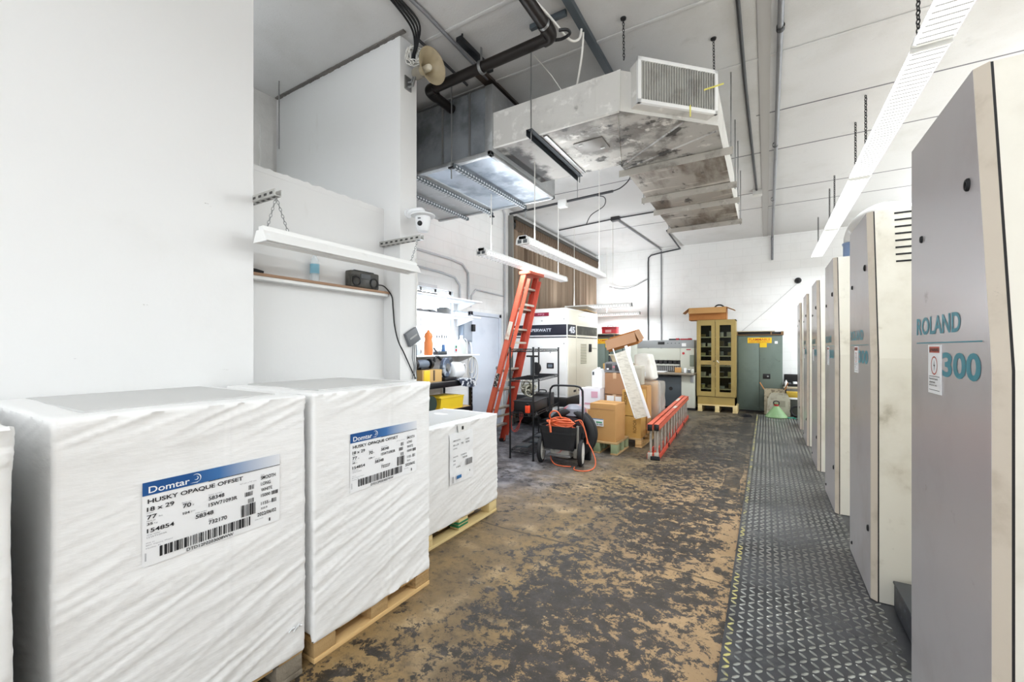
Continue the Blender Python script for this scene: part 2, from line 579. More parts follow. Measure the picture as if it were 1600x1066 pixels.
def arc(c, r, a0, a1, n, ax='xy'):
    out = []
    for i in range(n + 1):
        a = a0 + (a1 - a0) * i / n
        p, q = r * math.cos(a), r * math.sin(a)
        out.append({'xy': (c[0] + p, c[1] + q, c[2]), 'xz': (c[0] + p, c[1], c[2] + q), 'yz': (c[0], c[1] + p, c[2] + q)}[ax])
    return out


def smoothpath(pts, k=6):
    pts = [Vector(p) for p in pts]
    out = []
    n = len(pts)
    for i in range(n - 1):
        p0, p1, p2, p3 = pts[max(i - 1, 0)], pts[i], pts[i + 1], pts[min(i + 2, n - 1)]
        for j in range(k):
            t = j / k
            out.append(.5 * ((2 * p1) + (p2 - p0) * t + (2 * p0 - 5 * p1 + 4 * p2 - p3) * t * t + (3 * p1 - p0 - 3 * p2 + p3) * t ** 3))
    out.append(pts[-1])
    return out


def off(mb, t):
    mb.v = [v - t.location for v in mb.v]
    return mb


XW, YB, ZC = -4.37, 12.1, 4.25

# ------------------------------------------------------------------ the room
mb = MB().add([(-6.5, -4, 0), (6, -4, 0), (6, YB, 0), (-6.5, YB, 0), (-6.5, -4, -.15), (6, -4, -.15), (6, YB, -.15), (-6.5, YB, -.15)],
              [(0, 1, 2, 3), (4, 7, 6, 5), (0, 4, 5, 1), (1, 5, 6, 2), (2, 6, 7, 3), (3, 7, 4, 0)])
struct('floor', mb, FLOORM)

mb = MB().box(-6.5, 6, -4, YB, ZC, ZC + .15)
rnd = random.Random(3)
for y in (-.6, .55, 1.7, 2.85, 3.65, 4.65):          # pale caulk beads between the ceiling slabs
    mb.box(-4.6, 5.9, y - .018, y + .018, ZC - .010, ZC, .004)
struct('ceiling', mb, CEIL)
mb = MB()
for y, x0, x1 in ((5.78, -.1, 4.5), (8.64, -1.9, 4.5), (6.9, -4.3, 4.5), (9.6, -4.3, 4.5)):    # dark open seams
    mb.box(x0, x1, y - .008, y + .008, ZC - .004, ZC + .01)
o = struct('trim_1', mb, M('ceiling_seam', '#77757a', .8))
mb = MB().box(-.065, .035, 2.0, YB - .02, ZC - .012, ZC, .004)
struct('trim_2', mb, M('grey_ceiling_strip', '#aeacaa', .6))

struct('wall_back', MB().box(-6.5, 6, YB, YB + .2, 0, ZC), BLOCK)
struct('wall_right', MB().box(5.0, 5.2, -4, YB, 0, ZC), WALL)
# wall behind the photographer with a wide unseen bay left open for light
mb = MB()
for a in ((-6.5, -2.4, 0, ZC), (4.0, 5.2, 0, ZC), (-2.4, 4.0, 4.0, ZC)):
    mb.box(a[0], a[1], -4.2, -4.0, a[2], a[3])
struct('wall_rear', mb, WALL)
# near left wall, the recessed lower wall and its roof, the alcove behind
struct('wall_near_left', MB().box(-2.85, -2.70, -4, 1.41, 0, ZC), WALL)
mb = MB().box(-3.10, -2.95, .2, 2.67, 0, 2.73)
n = 46
top = [(1.2 + 1.47 * i / n, 2.73 + .018 * noise.noise((i * .9, 0, 3)) + .02 * (i / n)) for i in range(n + 1)]
mb.prism([(1.2, 2.7)] + top + [(2.67, 2.7)], -3.10, -2.948, 'x')
struct('wall_recess', mb, WALL)
struct('trim_3', MB().box(-4.64, -3.10, -2, 2.67, 2.66, 2.72), WALL)
mb = MB().box(-4.84, -4.64, -4, 2.67, 0, ZC)
mb.box(-4.64, -4.618, 2.48, 2.62, 2.75, 3.9)
struct('wall_alcove', mb, M('alcove_paint', '#e0dedb', .8, layers=[('#bdbab5', 1.4, .45, .8, .7)], bump=(30, .15)))
# cross wall that ends beside the aisle
mb = MB().box(-4.84, -2.747, 2.67, 2.878, 0, ZC, .006)
struct('wall_pier', mb, WALL)
mb = MB()
for i in range(60):
    x = -4.6 + 1.9 * i / 59
    s = .012 + .016 * abs(noise.noise((i * .7, 1, 0)))
    mb.box(x - .02, x + .02, 2.645 - s * .4, 2.675, ZC - s, ZC)
struct('trim_4', mb, M('dark_ceiling_gap', '#6b6763', .9))

# left wall with its window opening
WY0, WY1, WZ0, WZ1 = 4.35, 5.42, 1.42, 2.42
mb = MB()
mb.box(XW - .2, XW, 2.878, WY0, 0, ZC).box(XW - .2, XW, WY1, YB, 0, ZC).box(XW - .2, XW, WY0, WY1, 0, WZ0).box(XW - .2, XW, WY0, WY1, WZ1, ZC)
struct('wall_left', mb, BLOCK)
mb = MB()
for a in ((WY0, WY0 + .05, WZ0, WZ1), (WY1 - .05, WY1, WZ0, WZ1), (WY0, WY1, WZ0, WZ0 + .05), (WY0, WY1, WZ1 - .05, WZ1), (4.70, 4.73, WZ0, WZ1), (5.02, 5.06, WZ0, WZ1), (WY0, WY1, 1.98, 2.0)):
    mb.box(XW - .12, XW - .05, a[0], a[1], a[2], a[3])
w = struct('window_1', mb, WHITEM)
w['kind'] = 'structure'
struct('pane', MB().box(XW - .09, XW - .085, WY0 + .03, WY1 - .03, WZ0 + .03, WZ1 - .03), CLEAR, w)
mb = MB()
for k in range(9):
    y = WY0 + .1 + k * .11
    mb.cyl((XW - .16, y, WZ0), (XW - .16, y, WZ1), .008, n=6)
for z in (1.75, 2.12):
    mb.box(XW - .17, XW - .15, WY0, WY1, z, z + .02)
struct('security_bars', mb, WHITEM, w)

# steel door
d = struct('door_1', MB().box(XW + .005, XW + .045, 5.885, 6.71, .01, 2.06, .004), DOORP)
mb = MB().box(XW, XW + .06, 5.82, 5.88, 0, 2.13, .004).box(XW, XW + .06, 6.715, 6.79, 0, 2.13, .004).box(XW, XW + .06, 5.82, 6.79, 2.065, 2.13, .004)
struct('door_frame', mb, DOORP, d)
mb = MB().cyl((XW + .045, 6.64, .98), (XW + .07, 6.64, .98), .034).cyl((XW + .06, 6.64, .98), (XW + .11, 6.64, .98), .012)
mb.box(XW + .095, XW + .115, 6.53, 6.655, .968, .992, .006)
struct('door_handle', mb, GREYM, d)
struct('deadbolt', MB().cyl((XW + .045, 6.64, 1.13), (XW + .075, 6.64, 1.13), .03), GREYM, d)
mb = MB()
for z in (.25, 1.05, 1.85):
    mb.cyl((XW + .05, 5.885, z - .05), (XW + .05, 5.885, z + .05), .009, n=8)
struct('hinge', mb, GREYM, d)

# ------------------------------------------------------------------ tread plate walkway
t = thing('tread_plate', 'long worn diamond tread plate walkway along the foot of the press units', 'walkway', (-.19, .2, 0))
off_pl = MB().box(-.19, 1.95, .2, 11.0, .0, .012)
off(off_pl, t).build('plate', PLATE, t, smooth=0)
mb = MB()
P_ = .045
for side in (0,):
    nx, ny = int((.60 + .19) / P_), int((10.98 - .7) / P_)
    for i in range(nx):
        for j in range(ny):
            cx, cy = -.19 + P_ * (i + .6), .7 + P_ * (j + .5)
            a = R(47) if (i + j) % 2 else R(-47)
            ca, sa = math.cos(a), math.sin(a)
            L, W, h = .0235, .0080, .0036
            pts = [(-L, 0, 0), (-L * .45, -W, 0), (L * .45, -W, 0), (L, 0, 0), (L * .45, W, 0), (-L * .45, W, 0), (-L * .55, 0, h), (L * .55, 0, h)]
            v = [(cx + x * ca - y * sa, cy + x * sa + y * ca, .012 + z) for x, y, z in pts]
            mb.add(v, [(0, 1, 6), (1, 2, 7, 6), (2, 3, 7), (3, 4, 7), (4, 5, 6, 7), (5, 0, 6)], 1 if i < 1 else 0)
o = off(mb, t).build('tread', [LOZ, LOZY], t, smooth=0, fix=False)
o['kind'] = 'stuff'

# ------------------------------------------------------------------ press units down the right side
GX = .531
units = [(1.675, 'nearest the camera'), (3.247, ''), (4.769, ''), (6.291, ''), (7.813, ''), (9.335, '')]
PL = ['nearest grey press guard, filling the right edge, with large teal lettering',
      'second press unit from the camera, with black louvre slots, teal lettering and warning sticker',
      'third press unit from the camera, with the blue duct collar on top',
      'fourth press unit from the camera along the tread plate',
      'fifth press unit from the camera along the tread plate',
      'farthest press unit, closest to the green floor funnel']


def press_unit(i, y0):
    W = .745 if i == 0 else .72
    t = thing('press_unit', PL[i], 'printing press', (GX, y0, .012), group='grey press units along the tread plate')
    zb, zt, zk = .017, 2.335, 1.44
    ln = .125

    def prof(dy0, dy1, z0=zb, z1=zt):
        return [(y0 + dy0, z0), (y0 + dy0, zk), (y0 + dy0 + ln * (z1 - zk) / (zt - zk), z1), (y0 + dy1, z1), (y0 + dy1, z0)]
    mb = MB().prism(prof(-.026, W - .03, .016), GX + .034, GX + 1.25, 'x')
    off(mb, t).build('body', CREAM, t, smooth=0)
    mb = MB().prism(prof(.0, W), GX, GX + .022, 'x')
    off(mb, t).build('aisle_guard', GUARD, t, smooth=0)
    # beige edge strip that turns the corner
    a, b = (GX + .0005, -.0005), (GX + .028, -.030)
    v = []
    for z, sh in ((zb, 0), (zk, 0), (zt, ln)):
        for (x, dy) in (a, b, (b[0], b[1] + .02), (a[0] + .012, a[1] + .02)):
            v.append((x, y0 + dy + sh, z))
    f = []
    for k in range(2):
        for q in range(4):
            f.append((k * 4 + q, k * 4 + (q + 1) % 4, k * 4 + 4 + (q + 1) % 4, k * 4 + 4 + q))
    f += [(0, 3, 2, 1), (8, 9, 10, 11)]
    off(MB().add(v, f), t).build('edge_trim', TRIM, t, smooth=0)
    v = []
    for z, sh in ((zb, 0), (zk, 0), (zt - .002, ln)):
        v += [(GX + .0285, y0 - .0295 + sh, z), (GX + .035, y0 - .0275 + sh, z), (GX + .035, y0 + .0 + sh, z), (GX + .0285, y0 + .0 + sh, z)]
    off(MB().add(v, f), t).build('gasket', RUB, t, smooth=0)
    # latches on the guard
    for (dy, z, ry, rz) in ((.155, 2.0, .016, .020), (.06, .41, .014, .020), (.60, 1.93, .007, .014), (.62, .10, .006, .012)):
        mb = MB()
        m = Matrix.Translation((GX, y0 + dy, z)) @ Matrix.Rotation(R(-90), 4, 'Y') @ Matrix.Diagonal((rz / .02, ry / .02, 1, 1))
        mb.lathe([(.02, 0), (.02, .004), (.016, .008), (.011, .008), (.010, .005)], 16, m=m)
        off(mb, t).build('latch', RUB, t)
    # louvre slots high on the camera side
    mb = MB()
    for k in range(8):
        z = 2.30 - .042 * k
        y = y0 - .026 + ln * (z - zk) / (zt - zk)
        mb.box(GX + .125, GX + .40, y - .002, y + .02, z, z + .010)
    off(mb, t).build('louvre_slots', RUB, t, smooth=0)
    return t


pu = [press_unit(i, u[0]) for i, u in enumerate(units)]


def roland(t, y0, full):
    m = frame((GX - .0012, y0, 0), (0, -1, 0), (0, 0, 1))
    mb = MB()
    g = lambda y: -(y - y0)
    k = y0 - 1.675
    mb.text('ROLAND', m, g(2.343 + k) + 0, 1.551, .455, .068, .026)
    mb.rect(m, g(2.343 + k), 1.5175, .615, .0042)
    mb.text('300', m, g(2.05 + k), 1.400, .312, .085, .030)
    off(mb, t).build('lettering', TEAL, t, smooth=0)
    s = MB().box(GX - .003, GX - .0005, 2.056 + k, 2.192 + k, 1.333, 1.512)
    o = off(s, t).build('warning_sticker', LABELP, t, smooth=0)
    o['label'] = 'white sticker with a red warning header'
    m2 = frame((GX - .0036, 2.192 + k, 1.333), (0, -1, 0), (0, 0, 1))
    mb = MB().rect(m2, .014, .150, .108, .022, 0)
    mb.text('WARNING', m2, .034, .154, .082, .013, .02, 1, z=.0004)
    mb.add([(.017, .154, .0004), (.031, .154, .0004), (.024, .168, .0004)], [(0, 1, 2)], 1, m2)
    # red ring with a bolt inside
    cx, cy = .068, .103
    ring = []
    for q in range(28):
        a = 2 * PI * q / 28
        ring += [(cx + .034 * math.cos(a), cy + .034 * math.sin(a), 0), (cx + .029 * math.cos(a), cy + .029 * math.sin(a), 0)]
    mb.add(ring, [(2 * q, 2 * ((q + 1) % 28), 2 * ((q + 1) % 28) + 1, 2 * q + 1) for q in range(28)], 0, m2)
    mb.add([(cx + .004, cy + .022, 0), (cx - .008, cy - .003, 0), (cx, cy - .001, 0), (cx - .003, cy - .022, 0), (cx + .009, cy + .003, 0), (cx + .001, cy + .002, 0)], [(0, 1, 2, 5), (2, 3, 4, 5)], 1, m2)
    mb.rect(m2, .012, .062, .112, .002, 1)
    for q, (s_, w_) in enumerate((('Electrical hazard', .09), ('authorized', .062), ('personnel only', .082))):
        mb.text(s_, m2, .014, .050 - q * .012, w_, .008, .01, 1)
    mb.rect(m2, .012, .012, .112, .002, 1)
    off(mb, t).build('printing', [M('warning_orange', '#b8431f', .5), INK], o, smooth=0)


for i in range(5):
    roland(pu[i], units[i][0], True)

# dark drip box between the first two units
t = thing('step_block', 'paint-spattered dark step block between the first two press units', 'step', (.60, 2.82, .012))
mb = MB().box(.62, .92, 2.62, 3.17, .018, .17, .012)
off(mb, t).build('block', M('spattered_dark_step', '#26292f', .5, layers=[('#5d6470', 14, .55, .68, .8), ('#9aa0a8', 28, .68, .75, .8)]), t)
off(MB().box(.617, .923, 2.617, 3.173, .165, .18, .004), t).build('tread', M('worn_dark_tread', '#3a3d40', .5), t)

# blue collar and white flexible duct on the third unit
t = thing('flexible_duct', 'white flexible duct arching from the blue collar on the third press unit', 'duct', (.70, 4.98, 2.347))
mb = MB().lathe([(.085, 0), (.085, .11), (.092, .11), (.092, .125), (.078, .125), (.078, .01)], 24, m=xf((.70, 4.98, 2.347)))
off(mb, t).build('collar', M('blue_grey_collar', '#7f93b5', .4), t)
path = smoothpath([(.70, 4.98, 2.45), (.70, 4.97, 2.51), (.715, 4.88, 2.575), (.75, 4.68, 2.605), (.83, 4.48, 2.595), (.97, 4.35, 2.51), (1.12, 4.32, 2.36), (1.18, 4.32, 2.2), (1.2, 4.32, 1.9)], 10)
mb = MB()
v, f = [], []
nseg = 20
fine = []
for i in range(len(path) - 1):
    for k in range(3):
        fine.append(path[i].lerp(path[i + 1], k / 3))
fine.append(path[-1])
N = len(fine)
u = None
for k, p in enumerate(fine):
    a_, b_ = fine[max(k - 1, 0)], fine[min(k + 1, N - 1)]
    dd = (b_ - a_).normalized()
    u = dd.orthogonal().normalized() if u is None else (u - dd * u.dot(dd)).normalized()
    w_ = dd.cross(u)
    r_ = .078 + (.003 if k % 2 else 0)
    v += [p + (u * math.cos(2 * PI * i / nseg) + w_ * math.sin(2 * PI * i / nseg)) * r_ for i in range(nseg)]
for k in range(N - 1):
    f += [(k * nseg + i, k * nseg + (i + 1) % nseg, (k + 1) * nseg + (i + 1) % nseg, (k + 1) * nseg + i) for i in range(nseg)]
mb.add(v, f)
off(mb, t).build('hose', M('white_hose_film', '#eceae6', .4), t, smooth=60)


# ------------------------------------------------------------------ pallets and paper
def pallet(label, x0, x1, y0, y1, h, mats, group=None, strap=False, board=.022, runner='y'):
    t = thing('pallet', label, 'pallet', ((x0 + x1) / 2, (y0 + y1) / 2, 0), group=group)
    md, mbk, mrn = mats
    rw = .10
    if runner == 'y':
        for x in (x0, (x0 + x1 - rw) / 2, x1 - rw):
            off(MB().box(x, x + rw, y0, y1, .0, board, .002), t).build('runner', mrn, t)
            for y in (y0, (y0 + y1) / 2 - .06, y1 - .12):
                off(MB().box(x + .004, x + rw - .004, y, y + .12, board, h - board, .003), t).build('block', mbk, t)
        n = 6
        for k in range(n):
            y = y0 + (y1 - y0 - .11) * k / (n - 1)
            off(MB().box(x0, x1, y, y + .11, h - board, h, .002), t).build('deck_board', md, t)
    else:
        for y in (y0, (y0 + y1 - rw) / 2, y1 - rw):
            off(MB().box(x0, x1, y, y + rw, .0, board, .002), t).build('runner', mrn, t)
            for x in (x0, (x0 + x1) / 2 - .05, x1 - .10):
                off(MB().box(x, x + .10, y + .004, y + rw - .004, board, h - board, .003), t).build('block', mbk, t)
        n = 6
        for k in range(n):
            x = x0 + (x1 - x0 - .11) * k / (n - 1)
            off(MB().box(x, x + .11, y0, y1, h - board, h, .002), t).build('deck_board', md, t)
    return t


def rbox_grid(x0, x1, y0, y1, z0, z1, step, r, disp):
    """rounded box from grids, displaced along its normals"""
    vs, fs, idx = [], [], {}

    def vid(p):
        k = tuple(round(c, 5) for c in p)
        if k not in idx:
            idx[k] = len(vs)
            vs.append(Vector(p))
        return idx[k]
    nx, ny, nz = (max(2, int((b - a) / step)) for a, b in ((x0, x1), (y0, y1), (z0, z1)))
    X = [x0 + (x1 - x0) * i / nx for i in range(nx + 1)]
    Y = [y0 + (y1 - y0) * i / ny for i in range(ny + 1)]
    Z = [z0 + (z1 - z0) * i / nz for i in range(nz + 1)]
    for xi in (x0, x1):
        for j in range(ny):
            for k in range(nz):
                fs.append([vid((xi, Y[j], Z[k])), vid((xi, Y[j + 1], Z[k])), vid((xi, Y[j + 1], Z[k + 1])), vid((xi, Y[j], Z[k + 1]))])
    for yi in (y0, y1):
        for i in range(nx):
            for k in range(nz):
                fs.append([vid((X[i], yi, Z[k])), vid((X[i + 1], yi, Z[k])), vid((X[i + 1], yi, Z[k + 1])), vid((X[i], yi, Z[k + 1]))])
    for zi in (z0, z1):
        for i in range(nx):
            for j in range(ny):
                fs.append([vid((X[i], Y[j], zi)), vid((X[i + 1], Y[j], zi)), vid((X[i + 1], Y[j + 1], zi)), vid((X[i], Y[j + 1], zi))])
    out = []
    for p in vs:
        c = Vector((min(max(p.x, x0 + r), x1 - r), min(max(p.y, y0 + r), y1 - r), min(max(p.z, z0 + r), z1 - r)))
        n = p - c
        n = n.normalized() if n.length > 1e-6 else Vector((0, 0, 0))
        q = c + n * r
        out.append(q + n * disp(q, n))
    return out, fs


def bale(name, label, x0, x1, y0, y1, z0, z1, seed, tilt=.0, group='white wrapped paper bales', lab=None, step=.0095):
    t = thing(name, label, 'wrapped paper', ((x0 + x1) / 2, (y0 + y1) / 2, z0), group=group)

    def disp(p, n):
        d = .006 * noise.noise((p.x * 2.2 + seed, p.y * 2.2, p.z * 2.2))
        if abs(n.z) < .7:
            a = p.y if abs(n.x) > .5 else p.x
            h = (p.z - z0) / (z1 - z0)
            low = .10 + 1.0 * max(0, 1 - h * 1.18)
            up = max(0, (h - .86) / .14)
            s = a * .32
            # diagonal drag folds
            q = noise.noise((a * 2.0 + seed, (p.z - s) * 23, seed * .7))
            q2 = noise.noise((a * 4.2 + seed, (p.z - s * 1.1) * 46, seed * 1.7))
            ridge = (1 - abs(q)) ** 4 * .0105 + (1 - abs(q2)) ** 5 * .0055
            m = low * (.35 + .9 * max(0, noise.noise((a * 2.5 - seed, p.z * 2.1, 5)) + .35)) + up * .9
            if lab:
                ly0, ly1, lz0, lz1 = lab
                dy = max(ly0 - a, a - ly1, 0)
                dz = max(lz0 - p.z, p.z - lz1, 0)
                m *= min(1, (dy + dz) / .05) if abs(n.x) > .5 else 1
                if dy + dz < .05:
                    d *= (dy + dz) / .05
            d += ridge * m * (1 if abs(n.x) > .5 else .45)
            # vertical seam of the sheet
            ys = (y0 + y1) / 2 + .08
            if abs(n.x) > .5:
                d += -.0022 * math.exp(-((p.y - ys) / .006) ** 2)
                d += -.010 * max(0, 1 - h / .12) * (.4 + noise.noise((a * 5, seed, 0)))
        else:
            d += .004 * noise.noise((p.x * 6, p.y * 6 + seed, 0))
        return d
    v, f = rbox_grid(x0, x1, y0, y1, z0, z1, step, .014, disp)
    # lift the bottom hem in a shallow wave
    for p in v:
        if p.z < z0 + .08:
            k = 1 - (p.z - z0) / .08
            if p.x > x1 - .009:
                p.z -= k * .036
            p.z += k * (.010 * abs(noise.noise((p.x * 5, p.y * 5, seed))) + tilt * (p.y - y0) / (y1 - y0))
    off(MB().add(v, f), t).build('wrap', WRAP, t, smooth=60)
    mb = MB().box(x0 + .05, x1 - .09, y0 + .09, y1 - .09, z1 - .004, z1 + .006, .002)
    off(mb, t).build('top_sheet', M('grey_top_sheet', '#c9c9c7', .45), t)
    return t


def paper_label(t, x, y0, y1, z0, z1, lot, code, ink):
    """shipping label on a face that looks along +x"""
    w, h = y1 - y0, z1 - z0
    n = 16
    v = [(x + .001 * math.sin(i * .9), y0 + w * i / n, z0 + h * j) for i in range(n + 1) for j in (0, 1)]
    mb = MB().add(v, [(2 * i, 2 * i + 2, 2 * i + 3, 2 * i + 1) for i in range(n)])
    lo = off(mb, t).build('shipping_label', LABELP, t, fix=False)
    lo['label'] = 'white shipping label with blue band and barcodes'
    m = frame((x + .0022, y0, z1), (0, 1, 0), (0, 0, 1))
    # blue band with its own uv
    bo = MB().rect(m, 0, -.158 * h, w, .158 * h)
    off(bo, t)
    band = bo.build('blue_band', BAND, lo, smooth=0, fix=False)
    uv = band.data.uv_layers.new(name='UVMap')
    for i, c in enumerate(((0, 0), (1, 0), (1, 1), (0, 1))):
        uv.data[i].uv = c
    m = frame((x + .0028, y0, z1), (0, 1, 0), (0, 0, 1))
    b = MB()
    b.text('Domtar', m, .035 * w, -.135 * h, .255 * w, .078 * h, .012)
    # swoosh mark beside the name
    cx, cy, rr = .335 * w, -.078 * h, .055 * h
    for r0, r1, a0, a1 in ((rr, rr * .78, R(-60), R(130)), (rr * .45, rr * .25, R(-150), R(90))):
        q = []
        for k in range(15):
            a = a0 + (a1 - a0) * k / 14
            th = math.sin(PI * (k + .6) / 15.2)
            q += [(cx + r0 * math.cos(a), cy + r0 * math.sin(a), 0), (cx + (r0 - (r0 - r1) * th) * math.cos(a), cy + (r0 - (r0 - r1) * th) * math.sin(a), 0)]
        b.add(q, [(2 * k, 2 * k + 2, 2 * k + 3, 2 * k + 1) for k in range(14)], 0, m)
    b.add([(cx - rr * 1.3, cy - rr * .95, 0), (cx + rr * .2, cy - rr * 1.1, 0), (cx + rr * .62, cy - rr * .72, 0), (cx + rr * .1, cy - rr * .92, 0)], [(0, 1, 2, 3)], 0, m)
    off(b, t).build('logo', LABELP, lo, smooth=0)
    b = MB()

    def T(s, fx, fy, fw, fh, bold=.018, mi=0):
        b.text(s, m, fx * w, -(fy + fh) * h, fw * w, fh * h, bold, mi)
    b.rect(m, .42 * w, -.166 * h, .58 * w, .008 * h)
    T('HUSKY OPAQUE OFFSET', .03, .205, .65, .062)
    T('18 x 29', .025, .30, .165, .052)
    T('77', .025, .395, .06, .05)
    T('lbs', .095, .425, .022, .018, 0, 1)
    T('35', .025, .485, .035, .03)
    T('Kg', .068, .495, .02, .02, 0, 1)
    T('154854', .025, .555, .165, .05)
    T('70', .245, .37, .055, .055)
    T('#', .308, .40, .012, .02, 0, 1)
    T('104', .245, .475, .045, .032)
    T('gsm', .298, .482, .028, .02, 0, 1)
    T('58348', .42, .365, .115, .05)
    T('15W71093R', .42, .452, .215, .05)
    T('58348', .33, .555, .125, .052)
    T(lot, .42, .68, .135, .052)
    T('SMOOTH', .83, .268, .13, .052, .012)
    T('LONG', .83, .357, .085, .048, .012)
    T('WHITE', .83, .445, .10, .048, .012)
    T('15000', .83, .528, .08, .045, .012)
    T('1155', .83, .645, .065, .045, .012)
    T('lbs', .90, .67, .02, .016, 0, 1)
    T('523.9', .83, .725, .055, .028, .01)
    T('2022/06/02', .80, .79, .165, .052, .015)
    T('1', .90, .91, .012, .048, .018)
    T(code, .27, .943, .335, .040, .015)
    for s, fx, fy, fw in (('Caliper', .025, .36, .04), ('Metric wt', .025, .455, .05), ('Order number', .025, .62, .08), ('15W71093R', .025, .65, .12), ('Ship to', .02, .715, .05), ('BRC Papers, Miami', .02, .745, .16), ('Medley, FL', .02, .778, .09), ('Basis wt', .24, .345, .06), ('Stock number', .42, .335, .10), ('Mill order', .33, .525, .08), ('Skid', .42, .655, .03), ('457 mm x 737 mm', .655, .30, .135), ('Finish', .83, .245, .03), ('Date made', .78, .87, .07)):
        T(s, fx, fy, fw, .017, 0, 1)
    for k, (fx, fy, fw, fh) in enumerate(((.725, .355, .05, .065), (.695, .445, .07, .06), (.722, .545, .05, .06), (.924, .525, .056, .055), (.924, .635, .045, .06), (.665, .615, .125, .165))):
        b.bars(m, fx * w, -(fy + fh) * h, fw * w, fh * h, k + 3, unit=.0011 if k < 5 else .002)
    b.bars(m, .10 * w, -.925 * h, .65 * w, .125 * h, 11, unit=.0027)
    for k in range(16):
        b.rect(m, .012 * w, -(.84 + .006 * k) * h, .01 * w, .003 * h, 1)
    off(b, t).build('printing', [INK, INKG], lo, smooth=0)
    return lo


BX = -1.82
b0 = bale('paper_bale', 'wrapped paper bale cut off by the left edge of the photo', -2.66, -1.755, -.55, .288, .142, 1.285, 11.0)
b1 = bale('paper_bale', 'nearest full wrapped paper bale, with the largest blue-banded label, by the near left wall', -2.68, BX, .375, 1.182, .142, 1.287, 2.0, lab=(.585, 1.058, .752, 1.042))
b2 = bale('paper_bale', 'tall wrapped paper bale on a clean pine pallet, middle of the row of three', -2.62, BX, 1.220, 2.02, .141, 1.287, 5.0, lab=(1.42, 1.90, .755, 1.06))
b3 = bale('paper_bale', 'low wrapped paper bale with a crumpled portrait sheet, at the far end of the row', -2.735, -2.11, 2.26, 3.25, .152, .905, 8.0, lab=(2.56, 2.865, .43, .83))
paper_label(b1, BX + .0035, .585, 1.058, .752, 1.040, '732170', 'DTD12F0203008WW', None)
paper_label(b2, BX + .0035, 1.423, 1.900, .757, 1.060, '732227', 'DTD12F0203057WW', None)
# tie of torn film on the near bale
mb = MB()
for k in range(5):
    mb.tube([(BX + .004, 1.10 + .012 * k, .235 + .01 * math.sin(k * 2)), (BX + .014, 1.106 + .012 * k, .25 + .012 * math.sin(k * 3)), (BX + .004, 1.115 + .012 * k, .238)], .003, 6)
off(mb, b1).build('torn_film', WHITEP, b1)

# crumpled sheet on the low bale
n_, k_ = 18, 22
v = []
for i in range(n_ + 1):
    for j in range(k_ + 1):
        y, z = 2.56 + .305 * i / n_, .43 + .40 * j / k_
        v.append((-2.11 + .007 + .007 * (.5 + noise.noise((y * 9, z * 13, 2))) + .004 * noise.noise((y * 25, z * 30, 7)), y, z))
mb = MB().add(v, [(i * (k_ + 1) + j, (i + 1) * (k_ + 1) + j, (i + 1) * (k_ + 1) + j + 1, i * (k_ + 1) + j + 1) for i in range(n_) for j in range(k_)])
cs = off(mb, b3).build('crumpled_sheet', LABELP, b3, smooth=60, fix=False)
m = frame((-2.11 + .020, 2.56, .83), (0, 1, 0), (0, 0, 1))
b = MB()
for s, x, y, w, h in (('SMOOTH', .03, -.065, .09, .012), ('18 x 29', .03, -.10, .07, .014), ('70', .13, -.10, .03, .016), ('58348', .19, -.10, .05, .014), ('LONG', .03, -.125, .05, .01), ('15000', .19, -.075, .05, .012), ('154854', .13, -.19, .07, .012), ('WHITE', .03, -.19, .06, .01), ('58348', .15, -.215, .06, .014), ('35', .03, -.22, .03, .011), ('77', .03, -.25, .03, .012), ('104', .07, -.275, .05, .011), ('1', .24, -.34, .008, .015)):
    b.text(s, m, x, y, w, h, .012)
b.bars(m, .19, -.28, .09, .05, 4, unit=.0018)
b.bars(m, .02, -.385, .02, .05, 5, unit=.0015)
b.rect(m, .075, -.365, .06, .026, 1)
off(b, b3).build('printing', [M('faded_ink', '#55565a', .6), M('blue_print', '#2c6ca6', .5)], cs, smooth=0)
mb = MB().add([(-2.094, 2.66, .825), (-2.094, 2.78, .83), (-2.098, 2.775, .895), (-2.098, 2.655, .89)], [(0, 1, 2, 3)])
off(mb, b3).build('tape_strip', M('white_tape', '#e9e9e6', .3), b3, smooth=0)
mb = MB().box(-2.096, -2.090, 2.705, 2.725, .845, .872, .002)
off(mb, b3).build('black_mark', BLACK, b3, smooth=0)

pallet('weathered pallet under the bale cut off at the left edge', -2.66, -1.772, -.55, .285, .12, (PINEG, PINEG, PINEG))
pallet('pallet with grey weathered blocks under the nearest full paper bale', -2.68, BX - .012, .38, 1.175, .12, (PINEO, PINEG, PINEG))
pallet('clean pine pallet under the middle paper bale', -2.62, BX - .014, 1.235, 2.035, .118, (PINE, PINEO, PINE), board=.024)
p3 = pallet('pale pallet under the low paper bale at the end of the row', -2.735, -2.128, 2.28, 3.27, .13, (PINEL, PINEL, PINEL))
mb = MB()
for z in (.045, .07):
    mb.box(-2.236, -2.126, 2.70, 2.83, z, z + .014, .001)
off(mb, p3).build('green_strap', M('green_strap', '#2e7f55', .4), p3)


# ------------------------------------------------------------------ left recess: shelf, struts, shop light
SHW = M('shelf_wood', '#a9866a', .6, layers=[('#8d6a50', 5, .45, .75, .7, (3, .3, 3))])
t = thing('wall_shelf', 'narrow wooden shelf board on the recessed white wall', 'shelf', (-2.95, 2.0, 1.96))
off(MB().box(-2.95, -2.862, 1.30, 2.665, 1.978, 1.998, .003), t).build('board', SHW, t)
off(MB().box(-2.95, -2.868, 1.30, 2.645, 1.955, 1.978, .002), t).build('cleat', WHITEM, t)
STRUT = M('slotted_strut', '#b5b4b0', .4, .6, layers=[('#8d8b86', 8, .5, .75, .6)])
SLOT = M('slot_shadow_metal', '#3a3936', .7)


